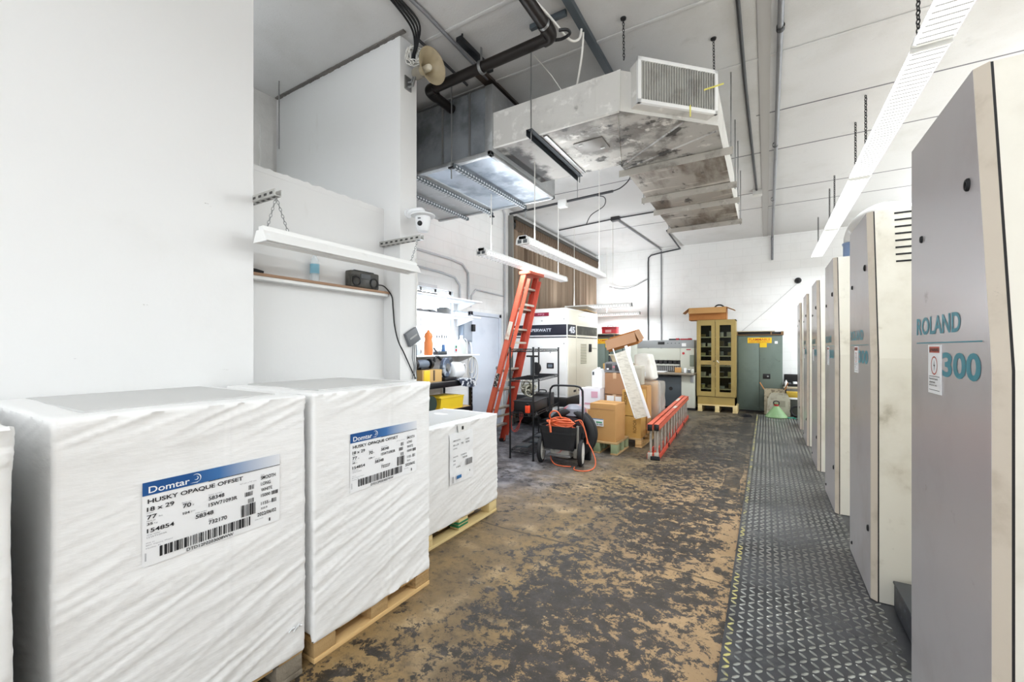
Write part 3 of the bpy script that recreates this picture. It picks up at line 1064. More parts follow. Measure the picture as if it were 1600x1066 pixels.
def strut(name, label, x0, x1, y, z, group):
    t = thing(name, label, 'bracket', (x0, y, z), group=group)
    mb = MB().prism([(y - .02, z - .02), (y + .02, z - .02), (y + .02, z + .02), (y + .0165, z + .02), (y + .0165, z - .0165), (y - .0165, z - .0165), (y - .0165, z + .02), (y - .02, z + .02)], x0, x1, 'x')
    n = int((x1 - x0) / .06)
    for k in range(n):
        xx = x0 + .03 + .06 * k
        mb.box(xx - .014, xx + .014, y - .0215, y - .0195, z - .007, z + .007, 0, 1)
        mb.box(xx - .014, xx + .014, y - .007, y + .007, z - .0215, z - .0195, 0, 1)
    off(mb, t).build('channel', [STRUT, SLOT], t, smooth=0)


strut('slotted_bracket', 'slotted steel bracket beside the edge of the near left wall, chain hanging from it', -2.95, -2.46, 1.425, 2.415, 'brackets carrying the white shop light')
strut('slotted_bracket', 'slotted steel bracket crossing the front of the pier below the dome camera', -2.95, -2.46, 2.64, 2.425, 'brackets carrying the white shop light')


def chain(pts, name, t, mat=GREYM, r=.0022, link=.024):
    pts = [Vector(p) for p in pts]
    mb = MB()
    for a, b in zip(pts, pts[1:]):
        L = (b - a).length
        n = max(1, int(L / (link * .78)))
        d = (b - a).normalized()
        u = d.orthogonal().normalized()
        w = d.cross(u)
        for k in range(n):
            c = a + d * (L * (k + .5) / n)
            s = u if k % 2 else w
            ring = [c + d * (math.cos(q) * link * .5) + s * (math.sin(q) * link * .27) for q in [2 * PI * j / 10 for j in range(10)]]
            mb.tube(ring, r, 5, closed=True)
    return off(mb, t).build(name, mat, t)


t = thing('shop_light', 'white reflector shop light hung by chain above the wooden shelf', 'light fixture', (-2.53, 2.0, 2.2))
y0, y1 = 1.36, 2.63
mb = MB().prism([(-2.60, 2.125), (-2.565, 2.185), (-2.495, 2.185), (-2.46, 2.125), (-2.463, 2.122), (-2.497, 2.178), (-2.563, 2.178), (-2.597, 2.122)], y0, y1, 'y')
off(mb, t).build('reflector', WHITEM, t, smooth=0)
off(MB().box(-2.555, -2.505, y0 + .002, y1 - .002, 2.185, 2.215, .004), t).build('ballast_housing', WHITEM, t)
for x in (-2.56, -2.50):
    off(MB().cyl((x, y0 + .03, 2.145), (x, y1 - .03, 2.145), .0125, n=12), t).build('tube', LENS, t)
for y in (y0 + .012, y1 - .03):
    off(MB().box(-2.58, -2.48, y, y + .018, 2.128, 2.165, .003), t).build('socket', WHITEP, t)
off(MB().prism([(-2.60, 2.120), (-2.565, 2.19), (-2.495, 2.19), (-2.46, 2.120)], y0 - .004, y0, 'y'), t).build('end_plate', WHITEM, t, smooth=0)
chain([(-2.49, 1.43, 2.395), (-2.53, 1.40, 2.215)], 'chain', t)
chain([(-2.49, 1.43, 2.395), (-2.52, 1.52, 2.215)], 'chain', t)
chain([(-2.50, 2.63, 2.405), (-2.53, 2.58, 2.215)], 'chain', t)

# radio, bottle, hand tool on the shelf
t = thing('radio', 'small dark portable radio at the far end of the wooden shelf', 'radio', (-2.906, 2.40, 1.998))
off(MB().box(-2.945, -2.868, 2.255, 2.545, 1.998, 2.135, .012), t).build('case', M('dark_smoked_plastic', '#47453f', .35, layers=[('#2b2a26', 12, .45, .6, .7)]), t)
for y in (2.31, 2.49):
    off(MB().lathe([(.045, 0), (.045, .006), (.035, .008), (.03, .003)], 20, m=xf((-2.868, y, 2.05), ry=R(90))), t).build('speaker_grille', BLACK, t)
off(MB().box(-2.870, -2.864, 2.35, 2.45, 2.075, 2.115, .002), t).build('dial', GREYP, t)
off(MB().box(-2.935, -2.88, 2.30, 2.50, 2.133, 2.143, .004), t).build('carry_strip', BLACK, t)
t = thing('water_bottle', 'clear plastic bottle with pale blue label, behind the shop light', 'bottle', (-2.905, 1.96, 1.998))
mb = MB().lathe([(.001, .001), (.030, .001), (.032, .02), (.031, .10), (.032, .14), (.026, .165), (.013, .185), (.013, .20), (.001, .20)], 20)
mb.build('bottle', M('clear_bottle', '#e8f1f5', .1, alpha=.45), t)
MB().lathe([(.0326, .06), (.0326, .13)], 20).build('wrapper', M('pale_blue_wrapper', '#7fb4c8', .4), t)
MB().cyl((0, 0, .195), (0, 0, .212), .0145).build('cap', WHITEP, t)
t = thing('tape_gun', 'black hand tool lying on the shelf beside the near left wall edge', 'hand tool', (-2.905, 1.47, 1.998))
mb = MB().box(-.03, .03, -.12, .02, 0, .035, .008)
mb.build('body', BLACK, t)
MB().tube(smoothpath([(0, 0, .02), (0, .06, .02), (0, .11, .012)]), .010, 8).build('handle', BLACK, t)
MB().box(-.012, .012, .04, .10, .004, .022, .003).build('trigger', RUB, t)

# adapter box and black cord on the pier
t = thing('power_adapter', 'small grey adapter box hung askew on the edge of the pier', 'adapter', (-2.735, 2.80, 1.60))
m = xf((-2.728, 2.80, 1.60)) @ Matrix.Rotation(R(28), 4, 'X')
off(MB().box(-.018, .018, -.075, .075, -.065, .065, .006, m=m), t).build('case', M('adapter_grey', '#6b6e72', .45), t)
off(MB().box(.017, .0195, -.05, .05, -.006, .010, 0, m=m), t).build('plate', GREYM, t, smooth=0)
mb = MB().tube(smoothpath([(-2.90, 2.56, 2.05), (-2.88, 2.615, 2.04), (-2.835, 2.655, 1.96), (-2.82, 2.658, 1.85), (-2.80, 2.656, 1.70), (-2.75, 2.652, 1.56), (-2.732, 2.70, 1.46), (-2.735, 2.80, 1.30), (-2.733, 2.85, 1.22)], 8), .0055, 7)
solo('power_cable', mb, RUB, 'black cord running from the radio down the pier', 'cord')
mb = MB()
for k in range(3):
    mb.tube(smoothpath([(-2.735, 2.82 + .02 * k, 1.53), (-2.728, 2.80 + .025 * k, 1.42), (-2.735, 2.83 + .012 * k, 1.32), (-2.73, 2.80 + .03 * k, 1.22)], 6), .0035, 6)
solo('cable_bundle', mb, GREYP, 'thin grey cables hanging below the adapter on the pier', 'cable')
mb = MB().tube(smoothpath([(-2.742, 2.868, 2.32), (-2.738, 2.872, 2.1), (-2.742, 2.865, 1.9), (-2.735, 2.868, 1.7)], 6), .004, 6)
solo('white_cable', mb, PVC, 'thin white cable hanging down the aisle edge of the pier', 'cable')

# horn speaker
HC = M('horn_beige', '#a6987c', .45, layers=[('#93866e', 5, .5, .75, .6)])
t = thing('horn_speaker', 'beige horn loudspeaker high on the pier corner under a knot of cables', 'loudspeaker', (-2.747, 2.79, 3.95))
m = xf((-2.665, 2.80, 3.95)) @ Matrix.Rotation(R(-8), 4, 'Z') @ Matrix.Rotation(R(95), 4, 'Y')
prof = [(.03, .03), (.035, .06), (.05, .10), (.075, .14), (.105, .175), (.14, .20), (.148, .205)]
mb = MB().lathe(prof + [(r - .006, z) for r, z in prof[::-1]], 32, m=m)
off(mb, t).build('bell', HC, t)
off(MB().lathe([(.001, -.03), (.045, -.03), (.05, -.01), (.05, .05), (.035, .065), (.001, .065)], 24, m=m), t).build('driver', M('horn_driver_grey', '#8e877a', .5), t)
off(MB().lathe([(.03, .05), (.03, .15), (.026, .17), (.018, .178), (.001, .18)], 20, m=m), t).build('phase_plug', M('horn_plug', '#d9d2c0', .4), t)
mb = MB().box(-2.747, -2.735, 2.72, 2.80, 3.80, 3.92, .003).tube([(-2.74, 2.76, 3.83), (-2.69, 2.77, 3.83), (-2.67, 2.78, 3.92)], .010, 8).tube([(-2.74, 2.76, 3.87), (-2.71, 2.77, 3.87), (-2.69, 2.78, 3.93)], .008, 8)
off(mb, t).build('bracket', GREYM, t)
mb = MB()
rnd = random.Random(5)
for k in range(9):
    pts = []
    for j in range(9):
        a = 2 * PI * j / 8 + k
        pts.append((-2.70 + rnd.uniform(-.02, .05) + .03 * math.cos(a), 2.77 + .05 * math.cos(a * 1.0) + rnd.uniform(-.02, .02), 4.10 + .07 * math.sin(a) + rnd.uniform(-.02, .02)))
    mb.tube(smoothpath(pts, 4), .0045, 5)
solo('cable_knot', mb, PVC, 'tangled knot of pale cables above the horn loudspeaker', 'cable')
mb = MB()
for k in range(4):
    mb.tube(smoothpath([(-2.50 + .022 * k, 2.0, 4.235), (-2.52 + .022 * k, 2.35, 4.232), (-2.57 + .03 * k, 2.62, 4.215), (-2.64 + .012 * k, 2.74, 4.16), (-2.70 + .008 * k, 2.78, 4.12), (-2.72, 2.79 + .008 * k, 4.075)], 6), .009, 6)
solo('cable_run', mb, RUB, 'dark cables dropping from the ceiling to the pier corner', 'cable')

# dome camera
t = thing('dome_camera', 'white pan dome camera on a bracket at the pier corner', 'security camera', (-2.747, 2.76, 2.66))
mb = MB().lathe([(.04, 0), (.04, .012), (.03, .016), (.001, .016)], 20, m=xf((-2.747, 2.76, 2.70), ry=R(90))).tube(smoothpath([(-2.74, 2.76, 2.70), (-2.68, 2.76, 2.715), (-2.60, 2.78, 2.715), (-2.585, 2.785, 2.69)]), .022, 12)
off(mb, t).build('arm', WHITEP, t)
c0 = (-2.585, 2.785, 2.69)
off(MB().lathe([(.001, .0), (.05, 0), (.105, -.022), (.107, -.032), (.06, -.040), (.001, -.040)], 28, m=xf(c0)), t).build('hood', WHITEP, t)
off(MB().lathe([(.066, -.038), (.068, -.06), (.064, -.11), (.056, -.145), (.045, -.165), (.001, -.17)], 28, m=xf(c0)), t).build('body', WHITEP, t)
mm = xf((c0[0] + .018, c0[1] - .058, c0[2] - .11), rx=R(90), rz=R(20))
off(MB().lathe([(.001, .012), (.016, .012), (.022, .006), (.022, -.004), (.001, -.004)], 18, m=mm), t).build('lens', BLACK, t)
off(MB().box(-.012, .012, -.006, .002, -.004, .004, m=xf((c0[0] + .02, c0[1] - .068, c0[2] - .068), rz=R(20))), t).build('badge', GREYP, t)

# hanging rod in the alcove
solo('threaded_rod', MB().cyl((-4.30, 2.50, 3.55), (-4.30, 2.50, 4.25), .006, n=8), GREYM, 'thin threaded rod hanging in the alcove corner above the recess', 'rod')


# ------------------------------------------------------------------ air handler and duct
t = thing('air_handler', 'dark galvanised air handler box hung from the ceiling beside the pier', 'air handler', (-3.3, 4.2, 3.44))
AH = M('grimy_galvanised', '#90959a', .45, .3, layers=[('#4a4e50', 1.4, .46, .68, .75), ('#a1a5a8', 4, .56, .75, .6)])
mb = MB().box(-4.25, -2.42, 3.52, 4.95, 3.45, 4.13)
off(mb, t).build('casing', AH, t, smooth=0)
mb = MB()
for x in (-3.9, -3.45, -2.98, -2.62):
    mb.box(x - .012, x + .012, 3.510, 3.525, 3.45, 4.13)
off(mb, t).build('seams', GREYM, t, smooth=0)
off(MB().box(-2.42, -2.33, 3.50, 4.95, 3.45, 4.13, .004), t).build('end_flange', GALV, t)
mb = MB().box(-4.25, -2.33, 3.47, 3.53, 3.415, 3.455, .003).box(-4.25, -2.33, 4.91, 4.95, 3.415, 3.455, .003)
mb.box(-2.37, -2.33, 3.47, 4.95, 3.415, 3.455, .003).box(-3.28, -3.25, 3.47, 4.95, 3.425, 3.455, .003)
off(mb, t).build('base_frame', GALV, t)
off(MB().box(-3.26, -2.36, 3.52, 4.92, 3.435, 3.452), t).build('drain_panel', GALVB, t, smooth=0)
off(MB().box(-4.25, -3.27, 3.52, 4.92, 3.435, 3.452), t).build('drain_panel', GALV, t, smooth=0)
for x in (-2.79, -3.33, -3.76):
    ch = MB().prism([(x - .02, 3.375), (x + .02, 3.375), (x + .02, 3.415), (x - .02, 3.415)], 3.44, 5.0, 'y')
    mb = ch
    for k in range(30):
        y = 3.48 + .05 * k
        mb.box(x - .012, x + .012, y, y + .026, 3.3735, 3.376, 0, 1)
        mb.box(x + .0195, x + .0215, y, y + .026, 3.385, 3.405, 0, 1)
    off(mb, t).build('strut', [STEELD, M('slot_light', '#c5c8ca', .5)], t, smooth=0)
for x, z0 in ((-2.79, 3.30), (-3.33, 3.25), (-2.79 + 1e-3, 3.30)):
    pass
for x in (-2.79, -3.33):
    for y in (3.43, 5.0):
        ro = off(MB().cyl((x, y, 3.25), (x, y, ZC), .007, n=8), t).build('hanger_rod', GREYM, t)
        off(MB().box(x - .03, x + .03, y - .02, y + .02, 3.355, 3.372, .003), t).build('nut_plate', BLACKM, ro)

t = thing('supply_duct', 'pale ceiling duct with soot-stained underside and a filter grille at its elbow', 'air duct', (-1.0, 4.0, 3.5))
YF, YBK, XL, XR, Z0, Z1 = 3.52, 4.57, -1.365, -.37, 3.50, 3.845
# run along x
mb = MB()
mb.add([(-2.33, YF, Z0), (-1.065, YF, Z0), (-1.065, YF, Z1), (-2.33, YF, Z1)], [(0, 1, 2, 3)])
mb.add([(-2.33, YBK, Z0), (XL, YBK, Z0), (XL, YBK, Z1), (-2.33, YBK, Z1)], [(0, 1, 2, 3)])
mb.add([(-2.33, YF, Z1), (-1.065, YF, Z1), (XR, 4.215, Z1), (XR, 4.75, Z1), (XL, 4.75, Z1), (XL, YBK, Z1), (-2.33, YBK, Z1)], [(0, 1, 2, 3, 4, 5, 6)])
mb.add([(-1.065, YF, Z0), (XR, 4.215, Z0), (XR, 4.215, Z1), (-1.065, YF, Z1)], [(0, 1, 2, 3)])
mb.add([(XR, 4.215, Z0), (XR, 4.75, Z0), (XR, 4.75, Z1), (XR, 4.215, Z1)], [(0, 1, 2, 3)])
mb.add([(XL, YBK, Z0), (XL, 4.75, Z0), (XL, 4.75, Z1), (XL, YBK, Z1)], [(0, 1, 2, 3)])
mb.box(-1.3, -1.27, YF - .004, YF, Z0, Z1).box(-1.08, -1.05, YF - .004, YF + .01, Z0, Z1)
mb.box(-2.33, -1.065, YF - .012, YF + .02, Z0 - .006, Z0 + .012, .003)
off(mb, t).build('duct_sides', DUCTW, t, smooth=0)
mb = MB().add([(-1.85, YF, Z0), (-1.065, YF, Z0), (XR, 4.215, Z0), (XR, 4.75, Z0), (XL, 4.75, Z0), (XL, YBK, Z0), (-1.85, YBK, Z0)], [(0, 1, 2, 3, 4, 5, 6)])
for a, b in (((-1.08, 3.53), (-1.36, 4.6)), ((-.62, 3.98), (-1.36, 4.6)), ((-.38, 4.3), (-1.36, 4.7))):
    d = Vector((b[0] - a[0], b[1] - a[1], 0)).normalized()
    nrm = Vector((-d.y, d.x, 0)) * .008
    A, B = Vector((a[0], a[1], Z0)), Vector((b[0], b[1], Z0))
    mb.add([A + nrm, A - nrm, B - nrm, B + nrm, A + Vector((0, 0, -.012)), B + Vector((0, 0, -.012))], [(0, 4, 5, 3), (1, 2, 5, 4)])
off(mb, t).build('elbow_underside', DUCTB, t, smooth=0)
off(MB().add([(-2.33, YF + .01, Z0 + .003), (-1.85, YF + .01, Z0 + .003), (-1.85, YBK, Z0 + .003), (-2.33, YBK, Z0 + .003)], [(0, 1, 2, 3)]), t).build('sooty_connector', M('sooty_connector', '#9a9792', .6, layers=[('#0c0b0a', 1.6, .43, .55, .98), ('#8f8b86', 3, .6, .7, .6)]), t, smooth=0)
# access hatch
h = off(MB().box(-1.62, -1.33, 3.86, 4.10, Z0 - .010, Z0 - .001, .002), t).build('access_hatch', M('hatch_metal', '#8a8783', .45, .4, layers=[('#5c5854', 5, .5, .7, .7)]), t)
for a in ((-1.56, 3.90), (-1.39, 4.06)):
    off(MB().box(a[0] - .02, a[0] + .02, a[1] - .008, a[1] + .008, Z0 - .020, Z0 - .010, .002), t).build('latch', WHITEM, h)
off(MB().box(-1.80, -1.76, YF + .05, YBK - .02, Z0 - .012, Z0, .002), t).build('flange', GREYM, t)
# leg along y
E1 = 7.55
mb = MB()
for x in (XL, XR):
    mb.add([(x, 4.75, Z0), (x, E1, Z0), (x, E1, Z1), (x, 4.75, Z1)], [(0, 1, 2, 3)])
mb.add([(XL, 4.75, Z1), (XR, 4.75, Z1), (XR, E1, Z1), (XL, E1, Z1)], [(0, 1, 2, 3)])
mb.add([(XL, E1, Z0), (XR, E1, Z0), (XR, E1, Z1), (XL, E1, Z1)], [(0, 1, 2, 3)])
off(mb, t).build('leg_sides', DUCTW, t, smooth=0)
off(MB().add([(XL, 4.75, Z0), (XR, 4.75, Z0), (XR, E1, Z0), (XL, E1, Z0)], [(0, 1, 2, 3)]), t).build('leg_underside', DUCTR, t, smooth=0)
# register box on the chamfer
dr = Vector((1, 1, 0)).normalized()
nr = Vector((1, -1, 0)).normalized()
cen = Vector(((-1.065 + XR) / 2, (YF + 4.215) / 2, 0))
fr = Matrix(((dr.x, 0, nr.x, cen.x), (dr.y, 0, nr.y, cen.y), (0, 1, 0, 3.5), (0, 0, 0, 1)))
W2 = .385
g = off(MB().box(-W2 + .01, W2 - .01, .03, .385, -.02, .11, m=fr), t).build('register_collar', DUCTW, t, smooth=0)
mb = MB()
for a in ((-W2, W2, .02, .052), (-W2, W2, .368, .40), (-W2, -W2 + .032, .02, .40), (W2 - .032, W2, .02, .40)):
    mb.box(a[0], a[1], a[2], a[3], .10, .128, .003, m=fr)
rg = off(mb, t).build('filter_frame', WHITEM, t)
mb = MB()
nf = 30
for k in range(nf):
    x = -W2 + .035 + (2 * W2 - .07) * k / (nf - 1)
    mb.box(x - .0045, x + .0045, .052, .368, .105, .124, m=fr)
off(mb, t).build('fins', M('dusty_filter_fins', '#a3a29c', .6, layers=[('#7c7871', 6, .5, .7, .8)]), rg, smooth=0)
off(MB().box(-W2 + .03, W2 - .03, .05, .37, .098, .108, m=fr), t).build('filter_media', M('dark_filter_media', '#4d4a45', .9, layers=[('#8f8b84', 3, .4, .6, .8)]), rg, smooth=0)
# yellow tie straps on the frame
mb = MB().box(.10, .112, -.04, .06, .128, .132, m=fr)
mb.add([(.24, .20, .13), (.24, .215, .13), (.44, .30, .13), (.44, .285, .13)], [(0, 1, 2, 3)], 0, fr)
off(mb, t).build('yellow_tie', M('yellow_tie', '#d8d06a', .5), t, smooth=0)


def hanger(label, along, c, a0, a1, zt, mat, group, rods):
    t = thing('duct_hanger', label, 'hanger', (c if along == 'y' else a0, a0 if along == 'y' else c, zt), group=group)
    if along == 'y':
        mb = MB().prism([(c - .03, zt - .055), (c - .026, zt - .055), (c - .026, zt - .005), (c + .03, zt - .005), (c + .03, zt), (c - .03, zt)], a0, a1, 'y')
    else:
        mb = MB().prism([(c - .035, zt - .075), (c - .03, zt - .075), (c - .03, zt - .005), (c + .035, zt - .005), (c + .035, zt), (c - .035, zt)], a0, a1, 'x')
    off(mb, t).build('angle_bar', mat, t, smooth=0)
    for p in rods:
        q = (c, p) if along == 'y' else (p, c)
        off(MB().cyl((q[0], q[1], zt - .08), (q[0], q[1], ZC), .006, n=8), t).build('rod', GREYM, t)


DKB = M('dark_blue_black_bar', '#22282e', .45, .3)
ANG = M('dusty_angle_iron', '#b7b2a9', .5, .3, layers=[('#6e675e', 4, .5, .7, .7), ('#e3e0d8', 7, .58, .72, .6)])
hanger('dark angle bar under the duct between the air handler and the hatch', 'y', -1.85, 3.38, 4.62, Z0 - .006, DKB, 'duct hangers', (3.42, 4.60))
hanger('dusty angle bar under the duct at the elbow, nearest the filter grille', 'x', 4.74, -1.42, -.28, Z0 - .004, ANG, 'duct hangers', (-.30,))
hanger('dusty angle bar under the far duct leg, middle of three', 'x', 5.75, -1.42, -.30, Z0 - .004, ANG, 'duct hangers', (-1.40, -.32))
hanger('dusty angle bar under the far duct leg, third from the elbow', 'x', 6.36, -1.40, -.30, Z0 - .004, ANG, 'duct hangers', (-.32,))
hanger('dusty angle bar at the far end of the duct, nearest the back wall', 'x', 7.45, -1.42, -.32, Z0 - .004, ANG, 'duct hangers', (-1.40, -.34))
for x, y, lab in ((-1.02, 3.5, 'chain hook hanger at the duct corner left of the filter grille'), (-.40, 4.14, 'chain hook hanger behind the filter grille')):
    t = thing('chain_hanger', lab, 'hanger', (x, y, ZC))
    off(MB().lathe([(.001, 0), (.025, 0), (.022, -.012), (.001, -.014)], 14, m=xf((x, y, ZC))), t).build('hook_plate', BLACK, t)
    chain([(x, y, ZC - .012), (x + .005, y, 3.90)], 'chain', t, BLACKM, .003, .032)

# ------------------------------------------------------------------ pipes and conduits under the ceiling
t = thing('drain_pipe', 'black iron pipe with elbows crossing below the ceiling near the pier', 'pipe', (-2.1, 3.1, 4.05))
pz = 4.06
off(MB().tube([(-1.51, 1.2, pz), (-1.505, 3.05, pz)], .048, 16), t).build('pipe', PIPEB, t)
off(MB().tube(smoothpath([(-1.505, 3.0, pz), (-1.505, 3.08, pz), (-1.52, 3.13, pz - .005), (-1.58, 3.14, pz - .008)], 5), .056, 16), t).build('elbow', PIPEB, t)
off(MB().tube([(-1.55, 3.14, pz - .008), (-2.80, 3.14, pz - .03)], .046, 16), t).build('pipe', PIPEB, t)
off(MB().tube(smoothpath([(-2.76, 3.14, pz - .03), (-2.83, 3.15, pz - .03), (-2.85, 3.21, pz - .03), (-2.85, 3.26, pz - .03)], 5), .054, 16), t).build('elbow', PIPEB, t)
off(MB().tube([(-2.85, 3.22, pz - .03), (-2.85, 3.51, pz - .035)], .046, 16), t).build('pipe', PIPEB, t)
off(MB().lathe([(.052, 0), (.052, .05)], 20, m=xf((-1.506, 2.97, pz), rx=R(-90))), t).build('coupling_band', GREYM, t)
off(MB().tube(smoothpath([(-1.42, 3.09, pz - .02), (-1.36, 3.12, pz - .02), (-1.36, 3.17, pz - .02), (-1.44, 3.19, pz - .02), (-1.52, 3.16, pz - .02)], 4), .012, 8), t).build('clamp_loop', BLACK, t)
ck = MB().lathe([(.050, 0), (.058, 0), (.058, .03), (.050, .03)], 20, m=xf((-2.22, 3.14, pz - .02), ry=R(90)))
ck.box(-2.215, -2.205, 3.13, 3.15, pz + .02, ZC - .03)
off(ck, t).build('pipe_hanger', GREYM, t)
mb = MB().box(-1.72, -1.39, 3.15, 3.19, ZC - .045, ZC - .005, .003)
solo('ceiling_strut', mb, STEELD, 'short steel channel on the ceiling behind the top of the black pipe', 'bracket', group=None)
mb = MB().box(-2.31, -2.25, 2.90, 3.40, ZC - .09, ZC - .05, .003)
mb.cyl((-2.28, 2.95, ZC - .05), (-2.28, 2.95, ZC), .008, n=8)
solo('ceiling_strut', mb, BLACKM, 'short black channel across the middle of the black pipe', 'bracket')


def conduit(label, pts, r, mat, name='conduit', k=1, cat='conduit'):
    mb = MB().tube(pts if k == 1 else smoothpath(pts, k), r, 10)
    return solo(name, mb, mat, label, cat)


CON = M('grey_conduit', '#85868a', .4, .4, layers=[('#5c5c5f', 3, .5, .75, .6)])
COND = M('dark_conduit', '#3d3d40', .5, .3)
conduit('thin grey conduit along the ceiling above the horn loudspeaker', [(-2.40, 1.6, 4.23), (-2.38, 2.6, 4.23), (-2.40, 3.1, 4.23), (-2.42, 3.55, 4.23)], .016, CON)
conduit('thin dark conduit passing behind the horn loudspeaker', [(-2.62, 2.75, 4.21), (-2.62, 3.05, 4.21), (-2.64, 3.5, 4.21)], .013, COND)
solo('ceiling_channel', MB().box(-2.50, -2.38, 3.42, 4.6, ZC - .03, ZC - .002), M('brown_channel', '#4c4038', .7, layers=[('#1f1a17', 2, .4, .6, .8)]), 'dark brown ceiling channel running behind the black pipe to the duct', 'channel')
mb = MB().prism([(-1.36, ZC - .05), (-1.30, ZC - .05), (-1.30, ZC - .001), (-1.36, ZC - .001)], 1.0, 5.2, 'y')
solo('ceiling_channel', mb, STEELD, 'dark steel channel along the ceiling passing over the duct corner', 'channel')
conduit('white cable looping below the ceiling between the black pipe and the duct', [(-1.62, 2.4, 4.235), (-1.56, 2.75, 4.2), (-1.47, 3.05, 4.13), (-1.40, 3.25, 4.06), (-1.35, 3.34, 4.10), (-1.335, 3.36, 4.19)], .010, PVC, 'white_cable', 6, 'cable')
conduit('white cable dropping from the ceiling channel to the top of the duct', [(-1.335, 3.40, 4.19), (-1.37, 3.46, 4.05), (-1.46, 3.58, 3.90), (-1.52, 3.66, 3.85)], .009, PVC, 'white_cable', 6, 'cable')
conduit('thin tie cord slanting from the ceiling hook to the top of the duct', [(-1.86, 3.50, 4.24), (-1.70, 3.54, 4.02), (-1.60, 3.56, 3.85)], .004, PVC, 'tie_cord', 1, 'cord')
conduit('dark conduit along the ceiling left of the grey strip, ending in a box', [(-.20, 1.6, 4.235), (-.185, 5.0, 4.235), (-.14, 8.45, 4.235)], .016, COND)
solo('junction_box', MB().box(-.20, -.06, 8.45, 8.6, 4.16, 4.25, .006), M('painted_box', '#c9c8c4', .6), 'small painted junction box at the end of the dark ceiling conduit', 'junction box')
t = thing('sprinkler_pipe', 'grey steel pipe along the ceiling that drops down the back wall', 'pipe', (.115, 7.0, 4.2))
off(MB().tube([(.09, 1.5, 4.205), (.112, 6.0, 4.205), (.13, 11.98, 4.205)], .024, 12), t).build('pipe', CON, t)
off(MB().tube(smoothpath([(.13, 11.95, 4.205), (.13, 12.04, 4.19), (.13, 12.06, 4.12)], 5), .028, 12), t).build('elbow', CON, t)
off(MB().tube([(.13, 12.06, 4.14), (.13, 12.06, 3.64)], .024, 12), t).build('drop', CON, t)
for y in (4.2, 6.6, 9.0):
    off(MB().lathe([(.032, 0), (.032, .05)], 14, m=xf((.105, y, 4.205), rx=R(-90))), t).build('coupling', COND, t)
# back wall conduits
conduit('left of the two thin conduits down the back wall, bending under the ceiling', [(-1.98, 12.075, 4.17), (-2.55, 12.075, 4.11), (-2.74, 12.075, 4.08), (-2.81, 12.075, 4.02), (-2.82, 12.075, 3.9), (-2.82, 12.075, 1.2)], .018, COND)
conduit('right of the two thin conduits down the back wall', [(-2.47, 12.08, 4.17), (-2.47, 12.08, 1.2)], .015, CON)
conduit('dark conduit run along the ceiling up to the back wall', [(-2.72, 8.7, 4.22), (-2.50, 11.9, 4.22), (-2.47, 12.06, 4.2)], .02, CON)
conduit('short conduit from the ceiling over the back wall', [(-1.98, 10.3, 4.235), (-1.98, 12.07, 4.17)], .02, COND)
conduit('thin conduit crossing the ceiling toward the duct end', [(-4.1, 8.95, 4.225), (-2.72, 8.75, 4.225), (-1.3, 8.7, 4.225)], .014, COND)
solo('junction_box', MB().box(-2.80, -2.62, 8.68, 8.80, 4.17, 4.25, .006), COND, 'dark junction box on the ceiling where the conduit turns to the back wall', 'junction box')
conduit('slack cable drooping across the back wall from the lamp to the conduit', [(-3.9, 11.98, 3.28), (-3.55, 12.03, 3.2), (-3.2, 12.05, 3.25), (-2.82, 12.06, 3.43)], .008, COND, 'slack_cable', 6, 'cable')
conduit('thin wire slanting down the back wall from the black wall camera', [(.62, 12.09, 3.02), (.0, 12.09, 2.4), (-.55, 12.09, 1.9)], .004, M('thin_wire', '#b3b1ae', .6), 'thin_wire', 1, 'cable')
t = thing('wall_camera', 'small black dome camera high on the back wall above the press row', 'security camera', (.648, 12.1, 3.10))
off(MB().lathe([(.07, 0), (.07, .03), (.001, .03)], 18, m=xf((.648, 12.1, 3.10), rx=R(90))), t).build('base', BLACK, t)
off(MB().lathe([(.055, .03), (.05, .07), (.03, .10), (.001, .11)], 18, m=xf((.648, 12.1, 3.10), rx=R(90))), t).build('dome', RUB, t)
# far ceiling strut that feeds the hanging lamps
t = thing('lamp_feed_rail', 'thin dark rail with cables hung below the ceiling over the two long lamps', 'rail', (-2.8, 6.4, 3.9))
off(MB().tube([(-3.9, 6.42, 3.88), (-2.03, 6.42, 3.93)], .02, 10), t).build('rail', COND, t)
off(MB().box(-2.95, -2.80, 6.37, 6.47, 3.82, 3.94, .006), t).build('junction_box', WHITEM, t)
for x in (-3.4, -2.62):
    off(MB().cyl((x, 6.42, 3.9), (x, 6.42, ZC), .006, n=6), t).build('rod', GREYM, t)
off(MB().tube(smoothpath([(-2.05, 6.42, 3.93), (-1.92, 6.45, 3.97), (-1.80, 6.48, 4.08), (-1.76, 6.5, 4.24)], 6), .009, 7), t).build('feed_cable', COND, t)
off(MB().tube(smoothpath([(-2.35, 6.42, 3.92), (-2.17, 6.42, 3.86), (-2.17, 6.40, 3.72), (-2.36, 6.36, 3.60), (-2.42, 6.3, 3.45)], 6), .007, 7), t).build('lamp_cable', COND, t)

